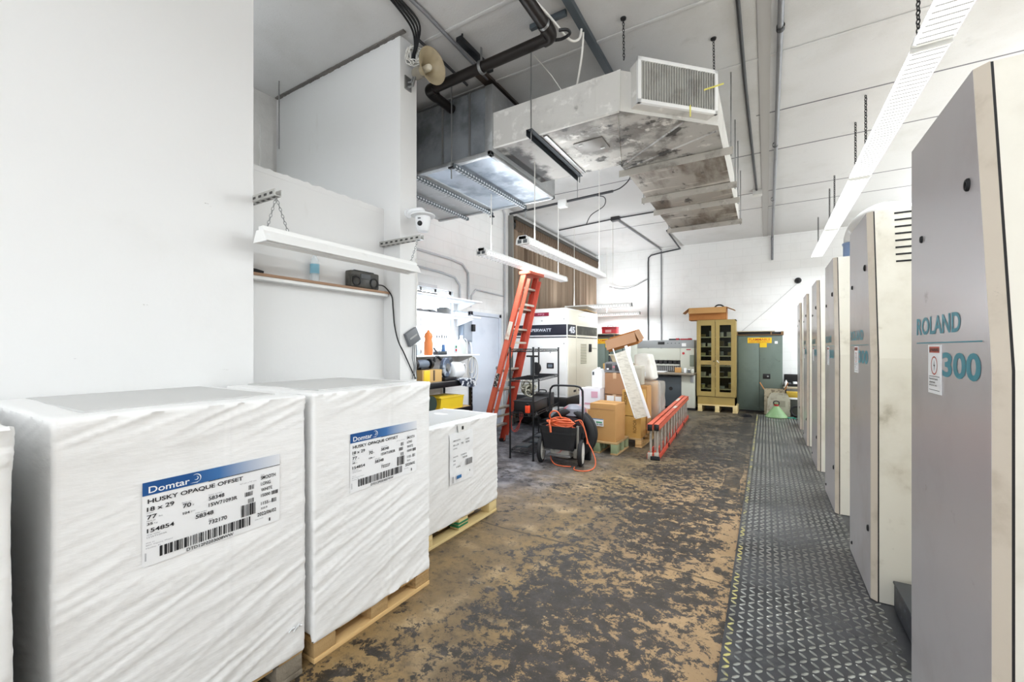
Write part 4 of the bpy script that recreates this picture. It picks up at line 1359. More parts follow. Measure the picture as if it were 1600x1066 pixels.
# left wall conduits
conduit('upper conduit bending down the left wall above the window shelves', [(XW + .03, 3.3, 2.95), (XW + .03, 5.3, 2.93), (XW + .03, 5.62, 2.90), (XW + .03, 5.78, 2.78), (XW + .03, 5.79, 2.6), (XW + .03, 5.79, 2.28)], .018, M('painted_conduit', '#c2c4c8', .5))
conduit('lower conduit bending down the left wall above the window shelves', [(XW + .03, 3.3, 2.72), (XW + .03, 5.1, 2.68), (XW + .03, 5.42, 2.65), (XW + .03, 5.55, 2.54), (XW + .03, 5.56, 2.4), (XW + .03, 5.56, 2.28)], .016, M('painted_conduit', '#c2c4c8', .5))
conduit('conduit running up the left wall beside the brown curtain', [(XW + .03, 6.96, .4), (XW + .03, 6.96, 3.9), (XW + .03, 6.96, 4.1), (XW + .03, 6.86, 4.2)], .018, M('painted_conduit', '#c2c4c8', .5))
conduit('conduit bending over the top of the steel door', [(XW + .03, 5.86, 2.2), (XW + .03, 5.88, 2.4), (XW + .03, 6.0, 2.52), (XW + .03, 6.9, 2.5)], .014, M('painted_conduit', '#c2c4c8', .5))


# ------------------------------------------------------------------ lamps
def long_lamp(label, loc, rotz, L, lit=False, w=.15, group='long hanging fluorescent lamps', rods=(), louvre=True, watts=29, up=.5):
    """hanging two-tube fitting along local y, underside at z=0"""
    t = thing('hanging_lamp', label, 'light fixture', loc, rotz, group)
    MB().box(-.045, .045, -L / 2, L / 2, .045, .085, .004).build('housing', WHITEM, t)
    pr = [(-w / 2, .008), (-w / 2 + .012, .0), (w / 2 - .012, .0), (w / 2, .008), (w / 2 - .01, .05), (-w / 2 + .01, .05)]
    MB().prism(pr, -L / 2 + .015, L / 2 - .015, 'y').build('lens', GLOW if lit else GLOWS, t, smooth=0)
    for s in (-1, 1):
        e = MB().prism([(-w / 2 - .004, .004), (-w / 2 + .012, -.004), (w / 2 - .012, -.004), (w / 2 + .004, .004), (w / 2 - .004, .06), (.045, .088), (-.045, .088), (-w / 2 + .004, .06)], s * L / 2 - (.015 if s > 0 else 0), s * L / 2 + (0 if s > 0 else .015), 'y').build('end_cap', WHITEM, t, smooth=0)
        if not lit:
            mb = MB().box(-w / 2 + .02, -.01, s * (L / 2 + .001) - .001, s * (L / 2 + .001) + .001, .010, .045).box(.01, w / 2 - .02, s * (L / 2 + .001) - .001, s * (L / 2 + .001) + .001, .010, .045)
            mb.build('socket', GREYP, e, smooth=0)
    for nm, z, rx, e in (('lamp_light_down', -.012, 0, watts), ('lamp_light_up', .10, R(180), watts * up)):
        d = bpy.data.lights.new(nm, 'AREA')
        d.shape = 'RECTANGLE'
        d.size, d.size_y, d.energy, d.color = w * .8, L * .95, e, (0.90, .96, 1.0)
        lo = bpy.data.objects.new(nm, d)
        lo.parent = t
        lo.location, lo.rotation_euler = (0, 0, z), (rx, 0, 0)
        COL.objects.link(lo)
    if louvre:
        mb = MB()
        n = int(L / .06)
        for k in range(n):
            y = -L / 2 + .03 + (L - .06) * k / (n - 1)
            for s in (-1, 1):
                mb.add([(s * (w / 2 + .002), y, .006), (s * (w / 2 + .002), y + .012, .006), (s * (w / 2 - .008), y + .012, .05), (s * (w / 2 - .008), y, .05)], [(0, 1, 2, 3)])
            mb.box(-w / 2 + .012, w / 2 - .012, y, y + .008, -.004, .001)
        mb.build('louvre', M('louvre_grey', '#b7b7b5', .5) if not lit else M('louvre_lit', '#a9a9a8', .5), t, smooth=0)
    for y, rod_top in rods:
        MB().cyl((0, y, .085), (0, y, rod_top - loc[2]), .006, n=8).build('hanger_rod', PVC, t)
    return t


long_lamp('long white hanging lamp just above the top of the orange stepladder', (-2.96, 5.42, 2.63), 0, 2.44, rods=((-1.0, 3.434), (1.0, 3.883)))
long_lamp('long white hanging lamp right of the stepladder top, in front of the curtain', (-2.13, 4.97, 2.56), 0, 2.44, rods=((-.95, 3.498), (1.1, ZC)))
long_lamp('white lamp seen side-on above the generator roof', (-3.20, 9.0, 2.38), R(90), 1.52, rods=((-.35, ZC), (.55, ZC)), watts=44)
long_lamp('small far lamp behind the boards on the generator', (-3.45, 11.3, 2.38), R(90), 1.2, rods=((.3, ZC),), watts=44)
for i, (yc, lab) in enumerate(((10.02, 'farthest lit lamp of the bright row, ending near the back wall'), (7.52, 'second lit lamp from the back wall in the bright row'), (5.02, 'third lit lamp from the back wall, where the black chain hangs'), (2.50, 'lit lamp of the bright row cut off by the top of the photo'))):
    x = .93 + .008 * (yc - 6) / 4
    lt = long_lamp(lab, (x, yc, 3.47), 0, 2.46, lit=True, w=.20, watts=29, up=.02, group='bright row of lamps over the press units')
    for yy in (yc - .95, yc + .9):
        chain([(x, yy, 3.555), (x, yy, ZC)], 'chain', lt, BLACKM, .0045, .04)

for i, (yc, lab) in enumerate(((9.8, 'added fill lamp behind the press row nearest the back wall'), (7.0, 'added fill lamp in the middle behind the press row'), (4.2, 'added fill lamp behind the two nearest press units'))):  # unseen lamps added behind the presses to brighten ceiling and back wall
    long_lamp(lab, (3.4, yc, 3.3), 0, 2.46, lit=True, w=.20, watts=155, up=.4, group='fill lamps added behind the press units', rods=((-.9, ZC), (.9, ZC)))
for (x, y, lab) in ((.35, -.7, 'added fill lamp over the near end of the aisle, crosswise'), (-.5, -2.0, 'added fill lamp over the near end of the room beside the near left wall')):  # unseen lamps added behind the camera, mostly aimed up for ceiling bounce
    long_lamp(lab, (x, y, 3.35), R(90), 2.0, lit=True, w=.20, watts=6, up=6.5, group='fill lamps added over the near end of the room', rods=((-.8, ZC), (.8, ZC)))
long_lamp('added fill lamp inside the alcove over the low roof, hidden by the near left wall', (-3.75, .55, 3.55), 0, 1.24, lit=True, w=.16, watts=14, up=.8, group=None, rods=((-.5, ZC), (.5, ZC)))  # unseen lamp added to brighten the alcove


# ------------------------------------------------------------------ brown curtain on the left wall
t = thing('pleated_curtain', 'tall brown pleated curtain over the left wall behind the generator', 'curtain', (XW + .06, 9.6, 0))
mb = MB()
ny, yA, yC = 420, 7.19, 11.98
for i in range(ny + 1):
    y = yA + (yC - yA) * i / ny
    ph = 2 * PI * i / ny * 21
    d = .042 * math.sin(ph + .9 * math.sin(y * 3.1)) + .012 * math.sin(ph * 2.3)
    mb.v += [Vector((XW + .085 + d, y, z)) for z in (.12, 2.0, 3.86)]
mb.f = [[i * 3 + k, i * 3 + 3 + k, i * 3 + 4 + k, i * 3 + 1 + k] for i in range(ny) for k in range(2)]
mb.mi = [0] * len(mb.f)
off(mb, t).build('pleats', BROWNC, t, smooth=70)
mb = MB()
for i in range(ny + 1):
    y = yA + (yC - yA) * i / ny
    ph = 2 * PI * i / ny * 42
    b = .03 * abs(math.sin(ph / 2))
    mb.v += [Vector((XW + .10 + x * (1 + b * 12), y, z)) for x, z in ((.02, 3.84), (.045, 3.93), (.03, 4.03))]
mb.f = [[i * 3 + k, i * 3 + 3 + k, i * 3 + 4 + k, i * 3 + 1 + k] for i in range(ny) for k in range(2)]
mb.mi = [0] * len(mb.f)
off(mb, t).build('header', M('dark_curtain_header', '#54412f', .6), t, smooth=60)
off(MB().box(XW + .02, XW + .16, 7.17, 12.0, 4.03, 4.10, .004), t).build('rail', M('dark_rail', '#38342f', .5), t)
off(MB().box(XW + .0, XW + .10, 7.13, 7.18, 0, 4.12, .004), t).build('side_channel', M('grey_side_channel', '#8f8d88', .5), t)

# ------------------------------------------------------------------ window shelves and workbench by the left wall
WSH = M('white_shelf', '#f1f3f5', .4)


def wshelf(label, z, xe, y0, y1, brk=True):
    t = thing('window_shelf', label, 'shelf', (XW, (y0 + y1) / 2, z), group='white shelves across the window')
    off(MB().box(XW, xe, y0, y1, z - .012, z + .012, .003), t).build('board', WSH, t)
    if brk:
        for y in (y0 + .25, y1 - .12):
            off(MB().prism([(XW, z - .012), (xe - .06, z - .012), (xe - .06, z - .03), (XW + .02, z - .13), (XW, z - .13)], y - .004, y + .004, 'y'), t).build('bracket', WHITEM, t, smooth=0)
    return t


wshelf('topmost white shelf across the window by the steel door', 2.24, -3.95, 3.3, 5.64)
wshelf('second white shelf across the window, holding grey flat parts', 1.985, -3.95, 3.3, 5.61)
wshelf('lowest white shelf across the window, holding the jugs', 1.39, -4.0, 3.3, 5.64)
mb = MB().box(XW + .0, XW + .03, 3.2, 5.0, 2.31, 2.34, .004)
solo('wall_batten', mb, BLACK, 'black batten on the wall over the topmost window shelf', 'batten')
solo('wall_notice', MB().box(XW, XW + .004, 4.62, 5.02, 2.42, 2.47), M('notice_strip', '#cfcfd0', .6), 'small grey printed strip on the left wall above the window', 'notice')
for k, (y, z0, s, lab) in enumerate(((4.30, 1.997, .13, 'flat dark grey part lying at the near end of the second window shelf'), (4.55, 1.997, .12, 'flat grey part leaning in the middle of the second window shelf'), (4.86, 1.997, .13, 'grey block at the far end of the second window shelf'))):
    t = thing('machine_part', lab, 'machine part', (-4.10, y, z0), rotz=R(12 * k))
    if k < 2:
        MB().box(-.10, .10, -s, s, 0, .028, .004).build('plate', GREYP, t)
        MB().box(-.05, .05, -s * .6, s * .5, .028, .05, .004).build('rib', GREYM, t)
    else:
        MB().box(-.08, .08, -.10, .10, 0, .085, .006).build('body', GREYM, t)
        MB().box(-.06, .06, -.07, .07, .085, .10, .003).build('lid', GREYP, t)
for k in range(3):
    t = thing('small_tub', ('small white tub beside the grey block on the second window shelf', 'second small white tub on the second window shelf', 'last small white tub before the end of the second window shelf')[k], 'tub', (-4.05, 5.06 + .13 * k, 1.997), group='tubs on the window shelf')
    MB().lathe([(.001, 0), (.035, 0), (.04, .055), (.001, .055)], 16).build('tub', WHITEP, t)
    MB().lathe([(.001, .055), (.043, .055), (.043, .066), (.001, .066)], 16).build('lid', M('pale_blue_lid', '#a9bccd', .4), t)


def bottle(name, label, loc, prof, mat, cap, capz, capr, group=None, band=None):
    t = thing(name, label, 'bottle', loc, group=group)
    MB().lathe(prof, 20).build('bottle', mat, t)
    MB().cyl((0, 0, capz), (0, 0, capz + .03), capr, n=14).build('cap', cap, t)
    if band:
        MB().lathe([(band[0], band[1]), (band[0], band[2])], 20).build('label_band', band[3], t, smooth=60)
    return t


bottle('orange_bottle', 'orange plastic bottle on the lowest window shelf', (-4.05, 4.47, 1.402), [(.001, 0), (.055, 0), (.06, .02), (.062, .17), (.05, .22), (.062, .26), (.05, .30), (.02, .33), (.001, .33)], ORB, ORB, .32, .018)
bottle('spray_bottle', 'clear spray bottle left of the orange bottle', (-4.05, 4.26, 1.402), [(.001, 0), (.04, 0), (.042, .14), (.02, .19), (.001, .19)], M('clear_spray', '#dfe8ee', .2, alpha=.6), WHITEP, .19, .018)
for k, y in enumerate((5.03, 5.26)):
    b = bottle('water_jug', ('white jug with red and green label on the lowest window shelf', 'cloudy jug nearest the end of the lowest window shelf')[k], (-4.08, y, 1.402), [(.001, 0), (.07, 0), (.075, .02), (.075, .16), (.06, .20), (.025, .25), (.022, .27), (.001, .27)], (WHITEP, M('cloudy_jug', '#d3dbd6', .3))[k], WHITEP, .265, .024)
    MB().tube(smoothpath([(.03, .03, .25), (.06, .05, .22), (.07, .05, .16), (.06, .045, .13)], 4), .009, 6).build('handle', WHITEP, b)
    if k == 0:
        MB().box(.070, .078, -.03, .03, .03, .15, .002).build('label', M('jug_label', '#c8d3d8', .5), b)
        MB().box(.0775, .079, -.018, .018, .05, .085).build('red_patch', RED, b, smooth=0)
        MB().box(.0775, .079, -.018, .018, .10, .13).build('green_patch', M('green_patch', '#2e7f55', .4), b, smooth=0)
t = thing('parts_gadget', 'small dark blue gadget between the bottles on the lowest window shelf', 'gadget', (-4.05, 4.74, 1.402))
MB().box(-.05, .05, -.12, .08, 0, .05, .01).build('base', STEELD, t)
MB().cyl((0, .05, .05), (0, .05, .15), .03, .02).build('head', BLUEW, t)
MB().tube([(0, -.10, .04), (0, -.16, .10)], .01, 6).build('handle', BLACK, t)
for k in range(5):
    y = 4.80 + .055 * k
    t = thing('tall_rod', ('first of five thin rods standing behind the gadget by the window', 'second thin rod behind the gadget by the window', 'middle thin rod behind the gadget by the window', 'fourth thin rod behind the gadget by the window', 'last thin rod before the white jug by the window')[k], 'rod', (-4.18, y, 1.402), group='rods standing by the window')
    MB().cyl((0, 0, 0), (0, 0, .26 + .03 * (k % 3)), .006, n=8).build('rod', GREYM, t)
    MB().cyl((0, 0, .25), (0, 0, .29), .010, n=8).build('grip', GREYP, t)

# grey electrical panel
t = thing('electrical_box', 'grey electrical box on the left wall beside the steel door', 'electrical box', (XW, 5.70, 1.8))
off(MB().box(XW, XW + .10, 5.55, 5.80, 1.60, 1.96, .006), t).build('case', M('panel_grey', '#8f9aa8', .4, .2), t)
off(MB().box(XW + .10, XW + .108, 5.57, 5.78, 1.63, 1.93, .003), t).build('cover', M('panel_cover', '#a4aebb', .4, .2), t)
off(MB().box(XW + .105, XW + .15, 5.76, 5.83, 1.78, 1.90, .006), t).build('switch_handle', BLACK, t)
mb = MB()
for k in range(3):
    rr = .09 + .028 * k
    mb.tube([(XW + .06 + .016 * k, 5.83 + rr * math.cos(a) * 1.0, 1.22 - .05 * k + rr * math.sin(a) * 1.6) for a in [2 * PI * q / 22 for q in range(22)]], .007, 6, closed=True)
mb.tube(smoothpath([(XW + .13, 5.70, 1.60), (XW + .17, 5.69, 1.48), (XW + .18, 5.69, 1.3), (XW + .15, 5.72, 1.1)], 5), .009, 6)
solo('hose_loops', mb, PVC, 'loops of white hose hung below the grey electrical box', 'hose')
solo('switch_box', MB().box(XW, XW + .05, 7.0, 7.08, 1.35, 1.62, .005), STEELD, 'small dark switch box on the wall between the steel door and the curtain', 'switch box')

# black steel workbench
t = thing('workbench', 'black slotted-steel workbench below the window', 'workbench', (-4.05, 4.5, 0))
xa, xb, ya, yb_ = -4.34, -3.80, 3.75, 5.17
off(MB().box(xa, xb, ya, yb_, 1.012, 1.034, .003), t).build('top', M('bench_top', '#6d6a66', .6), t)
off(MB().box(xb - .004, xb + .006, ya, yb_, .955, 1.03, .002), t).build('front_rail', BLACKM, t)
off(MB().box(xa, xb, ya, yb_, .615, .635, .003), t).build('lower_shelf', TANW, t)
off(MB().box(xb - .004, xb + .006, ya, yb_, .575, .635, .002), t).build('shelf_rail', BLACKM, t)
off(MB().box(xa, xb, ya, yb_, .12, .14, .003), t).build('bottom_shelf', BLACKM, t)
for x in (xa, xb - .04):
    for y in (ya, yb_ - .04):
        mb = MB().prism([(x, y), (x + .04, y), (x + .04, y + .04), (x + .036, y + .04), (x + .036, y + .004), (x, y + .004)] if x > xa else [(x, y), (x + .04, y), (x + .04, y + .004), (x + .004, y + .004), (x + .004, y + .04), (x, y + .04)], 0, 1.03, 'z')
        for k in range(16):
            mb.box(x + (.0395 if x > xa else -.001), x + (.041 if x > xa else .0005), y + .014, y + .026, .06 + .06 * k, .085 + .06 * k, 0, 1)
        off(mb, t).build('leg', [BLACKM, GREYM], t, smooth=0)
# things on the bench
t = thing('yellow_crate', 'yellow plastic crate on the lower shelf of the black workbench', 'crate', (-3.98, 4.70, .636))
MB().prism([(-.16, 0), (.16, 0), (.18, .175), (.168, .175), (.15, .012), (-.15, .012), (-.168, .175), (-.18, .175)], -.25, .25, 'x', m=xf(rz=R(90))).build('tub', YELLOW, t)
for yy in (-.246, .246):
    MB().box(-.16, .16, yy - .006, yy + .006, 0, .17, .002).build('end_wall', YELLOW, t)
MB().box(-.185, .185, -.262, .262, .165, .18, .004).box(-.12, .12, -.2, .2, .18, .19, .003).build('lid', M('yellow_lid', '#d9b932', .5), t)
t = thing('cable_reel', 'dark green reel left of the yellow crate on the workbench shelf', 'reel', (-3.87, 4.27, .75))
mm = xf(ry=R(90))
for z in (-.05, .05):
    MB().lathe([(.001, z - .006), (.11, z - .006), (.112, z), (.11, z + .006), (.001, z + .006)], 24, m=mm).build('flange', M('dark_green', '#24352f', .5), t)
MB().lathe([(.075, -.045), (.08, 0), (.075, .045)], 24, m=mm).build('coil', RUB, t)
t = thing('tool_box', 'tan wooden box with a yellow panel on the black workbench', 'box', (-4.0, 4.36, 1.034))
MB().box(-.12, .12, -.19, .20, 0, .17, .004).build('box', TANW, t)
MB().box(.118, .126, -.17, -.05, .01, .165, .002).build('yellow_panel', YELLOW, t)
MB().box(.118, .126, .02, .05, .02, .165, .002).build('dark_slat', M('dark_slat', '#5b4a36', .6), t)
t = thing('bench_grinder', 'dark bench grinder on top of the tan wooden box', 'power tool', (-4.0, 4.29, 1.206))
MB().lathe([(.001, -.10), (.05, -.10), (.06, -.05), (.06, .05), (.05, .10), (.001, .10)], 20, m=xf((0, 0, .075), rx=R(90))).build('motor', M('slate_tool', '#6b7786', .4), t)
for y in (-.15, .15):
    MB().lathe([(.001, -.02), (.07, -.02), (.072, 0), (.07, .02), (.001, .02)], 20, m=xf((0, y, .075), rx=R(90))).build('wheel', BLACK, t)
    MB().cyl((0, y * .6, .075), (0, y, .075), .012, n=10).build('shaft', GREYM, t)
MB().box(-.06, .06, -.08, .08, 0, .03, .006).build('base', BLACKM, t)
t = thing('miter_saw', 'blue and black saw with a round guard on the black workbench', 'power tool', (-3.95, 4.70, 1.034))
MB().box(-.10, .12, -.13, .13, 0, .05, .008).build('base', BLACKM, t)
mm = xf((.02, .0, .19), rz=R(15)) @ Matrix.Rotation(R(90), 4, 'Y')
MB().lathe([(.001, -.03), (.13, -.03), (.14, -.02), (.14, .02), (.13, .03), (.001, .03)], 28, m=mm).build('blade_guard', M('pale_blue_tool', '#56647a', .35, .3, layers=[('#c9d2dc', 9, .5, .6, .8)]), t)
MB().lathe([(.001, .03), (.06, .03), (.055, .05), (.001, .052)], 22, m=mm).build('guard_hub', GREYM, t)
MB().lathe([(.001, 0), (.05, 0), (.055, .05), (.05, .12), (.001, .13)], 18, m=xf((-.02, .03, .26), rx=R(-70))).build('motor', STEELD, t)
MB().tube(smoothpath([(0, -.08, .30), (.0, -.14, .34), (.0, -.20, .33), (0, -.22, .27)], 5), .018, 8).build('handle', BLACK, t)
t = thing('dark_rag', 'dark blue and white rag draped over the front of the workbench', 'rag', (-3.79, 4.95, 1.03))
n1, n2 = 16, 14
v = []
for i in range(n1 + 1):
    for j in range(n2 + 1):
        u_, w_ = i / n1, j / n2
        y = -.20 + .40 * u_ + .10 * w_
        if w_ < .45:
            x, z = -.16 + .18 * w_ / .45, .012 + .012 * math.sin(u_ * 19)
        else:
            x, z = .022 + .010 * math.sin(u_ * 16 + 1), .012 - .13 * (w_ - .45) / .55 * (1 - .6 * abs(u_ - .6))
        v.append((x, y, z + .008 * noise.noise((u_ * 6, w_ * 6, 1))))
MB().add(v, [(i * (n2 + 1) + j, (i + 1) * (n2 + 1) + j, (i + 1) * (n2 + 1) + j + 1, i * (n2 + 1) + j + 1) for i in range(n1) for j in range(n2)]).build('cloth', M('patterned_cloth', '#232c40', .8, layers=[('#d9dde2', 14, .52, .58, .9)]), t, smooth=70)
t = thing('white_canister', 'white plastic canister lying on the far end of the workbench', 'canister', (-4.05, 5.035, 1.034))
mm = xf((0, 0, .13), rx=R(90))
MB().lathe([(.001, -.13), (.10, -.13), (.125, -.11), (.128, .12), (.11, .14), (.06, .15), (.001, .155)], 26, m=mm).build('canister', WHITEP, t)
MB().tube(smoothpath([(.05, .14, .20), (.05, .20, .22), (.05, .23, .15), (.05, .19, .08)], 5), .012, 7).build('handle', WHITEP, t)

# ------------------------------------------------------------------ orange stepladder leaning by the wire rack
t = thing('stepladder', 'tall folded orange fibreglass stepladder leaning up beside the black wire rack', 'ladder', (-3.60, 5.45, 0))
LX0, LX1, LZ = -3.645, -2.96, 2.56


def rail_pt(z, side, dx=0.0):
    k = z / LZ
    hw = .315 + (.195 - .315) * k
    return Vector((LX0 + (LX1 - LX0) * k + dx, 5.45 + side * hw, z))


def bar(mb, p, q, w, d, up, lip=0, mi=0):
    """channel-like bar from p to q, w along 'up' cross direction"""
    p, q = Vector(p), Vector(q)
    a = (q - p).normalized()
    u = Vector(up)
    u = (u - a * u.dot(a)).normalized()
    n = a.cross(u)
    v = []
    for c in (p, q):
        for su, sn in ((-1, -1), (1, -1), (1, 1), (-1, 1)):
            v.append(c + u * su * w / 2 + n * sn * d / 2)
    mb.add(v, [(0, 1, 2, 3), (4, 7, 6, 5), (0, 4, 5, 1), (1, 5, 6, 2), (2, 6, 7, 3), (3, 7, 4, 0)], mi)
    if lip:
        for s in (-1, 1):
            v = []
            for c in (p, q):
                for su, sn in ((s * w / 2, -d / 2), (s * (w / 2 - .008), -d / 2), (s * (w / 2 - .008), d / 2 + lip), (s * w / 2, d / 2 + lip)):
                    v.append(c + u * su + n * sn)
            mb.add(v, [(0, 1, 2, 3), (4, 7, 6, 5), (0, 4, 5, 1), (1, 5, 6, 2), (2, 6, 7, 3), (3, 7, 4, 0)], mi)
    return mb


slope = Vector((LX1 - LX0, 0, LZ)).normalized()
nrm = Vector((slope.z, 0, -slope.x))          # points to the aisle side, under the lean
for s in (-1, 1):
    mb = MB()
    bar(mb, rail_pt(.03, s), rail_pt(LZ, s), .085, .008, nrm, lip=.028 if s < 0 else 0)
    if s > 0:
        for e in (-1, 1):
            a, b = rail_pt(.03, s) + nrm * e * .0385, rail_pt(LZ, s) + nrm * e * .0385
            bar(mb, a + Vector((0, -.014, 0)), b + Vector((0, -.014, 0)), .008, .032, nrm)
    off(mb, t).build('front_rail', ORANGE if s < 0 else ORANGED, t, smooth=0)
    off(MB().box(-.05, .05, -.03, .03, 0, .05, .01, m=Matrix.Translation(rail_pt(.0, s))), t).build('foot', RUB, t)
    mb = bar(MB(), rail_pt(.15, s * .82) + nrm * .085, rail_pt(LZ - .05, s * .82) + nrm * .085, .05, .022, nrm)
    off(mb, t).build('rear_rail', ORANGED if s > 0 else ORANGE, t, smooth=0)
for k in range(8):
    z = .30 + .295 * k
    a, b = rail_pt(z, -.97), rail_pt(z, .97)
    mb = MB().box(a.x - .048, a.x + .042, a.y, b.y, z - .014, z + .014, .003)
    mb.box(a.x - .048, a.x - .042, a.y, b.y, z - .045, z, .002)
    off(mb, t).build('step', ALU, t)
for k in range(4):
    z = .5 + .55 * k
    off(bar(MB(), rail_pt(z, -.80) + nrm * .085, rail_pt(z, .80) + nrm * .085, .03, .012, (0, 0, 1)), t).build('rear_brace', ALU, t, smooth=0)
a = rail_pt(LZ, 0)
off(MB().box(a.x - .07, a.x + .12, a.y - .215, a.y + .215, LZ - .01, LZ + .035, .008), t).build('top_cap', ORANGE, t)
a = rail_pt(1.05, -1.03)
mb = bar(MB(), rail_pt(.93, -1.03) + Vector((0, -.006, 0)), rail_pt(1.13, -1.03) + Vector((0, -.006, 0)), .06, .003, nrm)
off(mb, t).build('warning_label', M('black_white_label', '#2b2a2a', .5, layers=[('#d9d9d6', 38, .52, .56, .8)]), t, smooth=0)
mb = bar(MB(), rail_pt(1.62, -1.03) + Vector((0, -.006, 0)), rail_pt(1.88, -1.03) + Vector((0, -.006, 0)), .062, .003, nrm)
off(mb, t).build('worn_label', M('worn_label', '#c9c2b4', .6, layers=[('#a65f49', 12, .5, .7, .6)]), t, smooth=0)
mb = MB()
for q in range(3):
    mb.tube(smoothpath([(-3.40, 5.78, .62 - .02 * q), (-3.34 + .03 * q, 5.80, .45), (-3.36, 5.80, .22 + .04 * q), (-3.45, 5.78, .18), (-3.48 - .02 * q, 5.77, .38), (-3.42, 5.78, .6)], 5), .006, 6)
solo('orange_rope', mb, M('pinkish_cord', '#c8594f', .6), 'thin red cord looped over the foot of the orange stepladder', 'cord')

# ------------------------------------------------------------------ black wire rack
t = thing('wire_rack', 'black wire shelving rack standing between the stepladder and the cart', 'shelving rack', (-2.99, 4.93, 0), R(0))
cs_ = [Vector((-2.99, 4.93, 0)), Vector((-2.645, 4.95, 0)), Vector((-2.865, 6.22, 0)), Vector((-3.21, 6.20, 0))]
for c in cs_:
    mb = MB().cyl(c + Vector((0, 0, .02)), c + Vector((0, 0, 1.50)), .0125, n=12)
    for k in range(28):
        mb.cyl(c + Vector((0, 0, .08 + .05 * k)), c + Vector((0, 0, .083 + .05 * k)), .0135, n=12)
    mb.cyl(c + Vector((0, 0, 1.50)), c + Vector((0, 0, 1.512)), .016, n=12)
    po = off(mb, t).build('post', BLACKM, t)
    off(MB().cyl(c, c + Vector((0, 0, .03)), .018, .012, n=12), t).build('foot', RUB, po)
ux, uy = (cs_[1] - cs_[0]), (cs_[3] - cs_[0])
for z in (.12, .62, 1.08, 1.485):
    mb = MB()
    for zz in (z, z - .035):
        mb.tube([c + Vector((0, 0, zz)) for c in cs_], .0045, 6, closed=True)
    for a, b, n in ((cs_[0], cs_[1], 5), (cs_[1], cs_[2], 18), (cs_[2], cs_[3], 5), (cs_[3], cs_[0], 18)):
        pts = []
        for k in range(n * 2 + 1):
            pts.append(a.lerp(b, k / (n * 2)) + Vector((0, 0, z if k % 2 else z - .035)))
        mb.tube(pts, .0028, 5)
    for k in range(1, 40):
        p = cs_[0] + uy * (k / 40) + Vector((0, 0, z + .003))
        mb.cyl(p, p + ux, .0018, n=5, caps=False)
    for k in (1, 2):
        p = cs_[0] + ux * (k / 3) + Vector((0, 0, z - .004))
        mb.cyl(p, p + uy, .0035, n=6, caps=False)
    off(mb, t).build('wire_shelf', BLACKM, t, smooth=60)


def on_rack(u, v, z):
    return cs_[0] + ux * u + uy * v + Vector((0, 0, z))


p = on_rack(.5, .30, .627)
t = thing('dark_bin', 'shallow black bin on the middle shelf of the wire rack', 'bin', p, R(10))
MB().box(-.15, .15, -.28, .34, 0, .012, .003).box(-.15, -.138, -.28, .34, 0, .14, .003).box(.138, .15, -.28, .34, 0, .14, .003).box(-.15, .15, -.28, -.268, 0, .14, .003).box(-.15, .15, .328, .34, 0, .14, .003).build('tub', BLACK, t)
MB().box(-.16, .16, -.29, .35, .135, .147, .004).box(-.13, .13, -.25, .31, .02, .12, .01).build('rim', RUB, t)
p = on_rack(.5, .27, .78)
mb = MB()
rnd = random.Random(12)
for k in range(16):
    c = Vector((rnd.uniform(-.06, .06), rnd.uniform(-.06, .08), .085 + rnd.uniform(-.0, .16)))
    r_ = rnd.uniform(.05, .085)
    tx, tz = rnd.uniform(0, PI), rnd.uniform(0, PI)
    mm = Matrix.Translation(c) @ Matrix.Rotation(tz, 4, 'Z') @ Matrix.Rotation(tx, 4, 'X')
    mb.tube([mm @ Vector((r_ * math.cos(q), r_ * math.sin(q), .01 * math.sin(3 * q))) for q in [2 * PI * j / 14 for j in range(14)]], .010, 6, closed=True)
o = solo('chain_heap', mb, M('dull_chain', '#a9a697', .45, .4, layers=[('#55533f', 8, .45, .65, .8)]), 'heap of dull metal hoist chain in the black bin on the wire rack', 'chain', p)
p = on_rack(.55, .70, .627)
t = thing('tool_case', 'black tool case at the back of the middle rack shelf', 'case', p, R(10))
MB().box(-.15, .15, -.14, .14, 0, .19, .015).build('case', BLACK, t)
MB().tube(smoothpath([(-.06, 0, .19), (-.05, 0, .225), (.05, 0, .225), (.06, 0, .19)], 5), .009, 8).build('handle', RUB, t)
p = on_rack(.72, .03, .627)
t = thing('orange_flashlight', 'small red-orange lantern on the front edge of the middle rack shelf', 'lantern', p, R(4))
MB().box(-.028, .028, -.025, .025, 0, .10, .006).build('body', M('signal_orange', '#ee4a22', .4), t)
MB().box(-.02, .02, -.022, .022, .10, .13, .005).build('cap', RUB, t)
p = on_rack(.45, .40, 1.088)
t = thing('floor_pump', 'dark slim pump with a gauge standing on the upper rack shelf', 'pump', p)
MB().cyl((0, 0, 0), (0, 0, .28), .03, n=14).build('barrel', STEELD, t)
MB().box(-.09, .09, -.03, .03, .28, .305, .006).build('handle', BLACK, t)
MB().box(-.07, .07, -.05, .05, 0, .015, .004).build('base', BLACK, t)
p = on_rack(.4, .25, .125)
for k in range(3):
    q = on_rack((.35, .6, .45)[k], (.20, .45, .75)[k], .128)
    t = thing('flat_part', ('flat dark tray at the front of the bottom rack shelf', 'flat dark tray in the middle of the bottom rack shelf', 'flat dark tray at the back of the bottom rack shelf')[k], 'tray', q, R(10), group='flat trays on the bottom rack shelf')
    MB().box(-.09, .09, -.12, .12, 0, .018, .004).build('tray', STEELD, t)
    MB().box(-.07, .07, -.10, .10, .018, .022, .001).build('liner', GREYP, t)

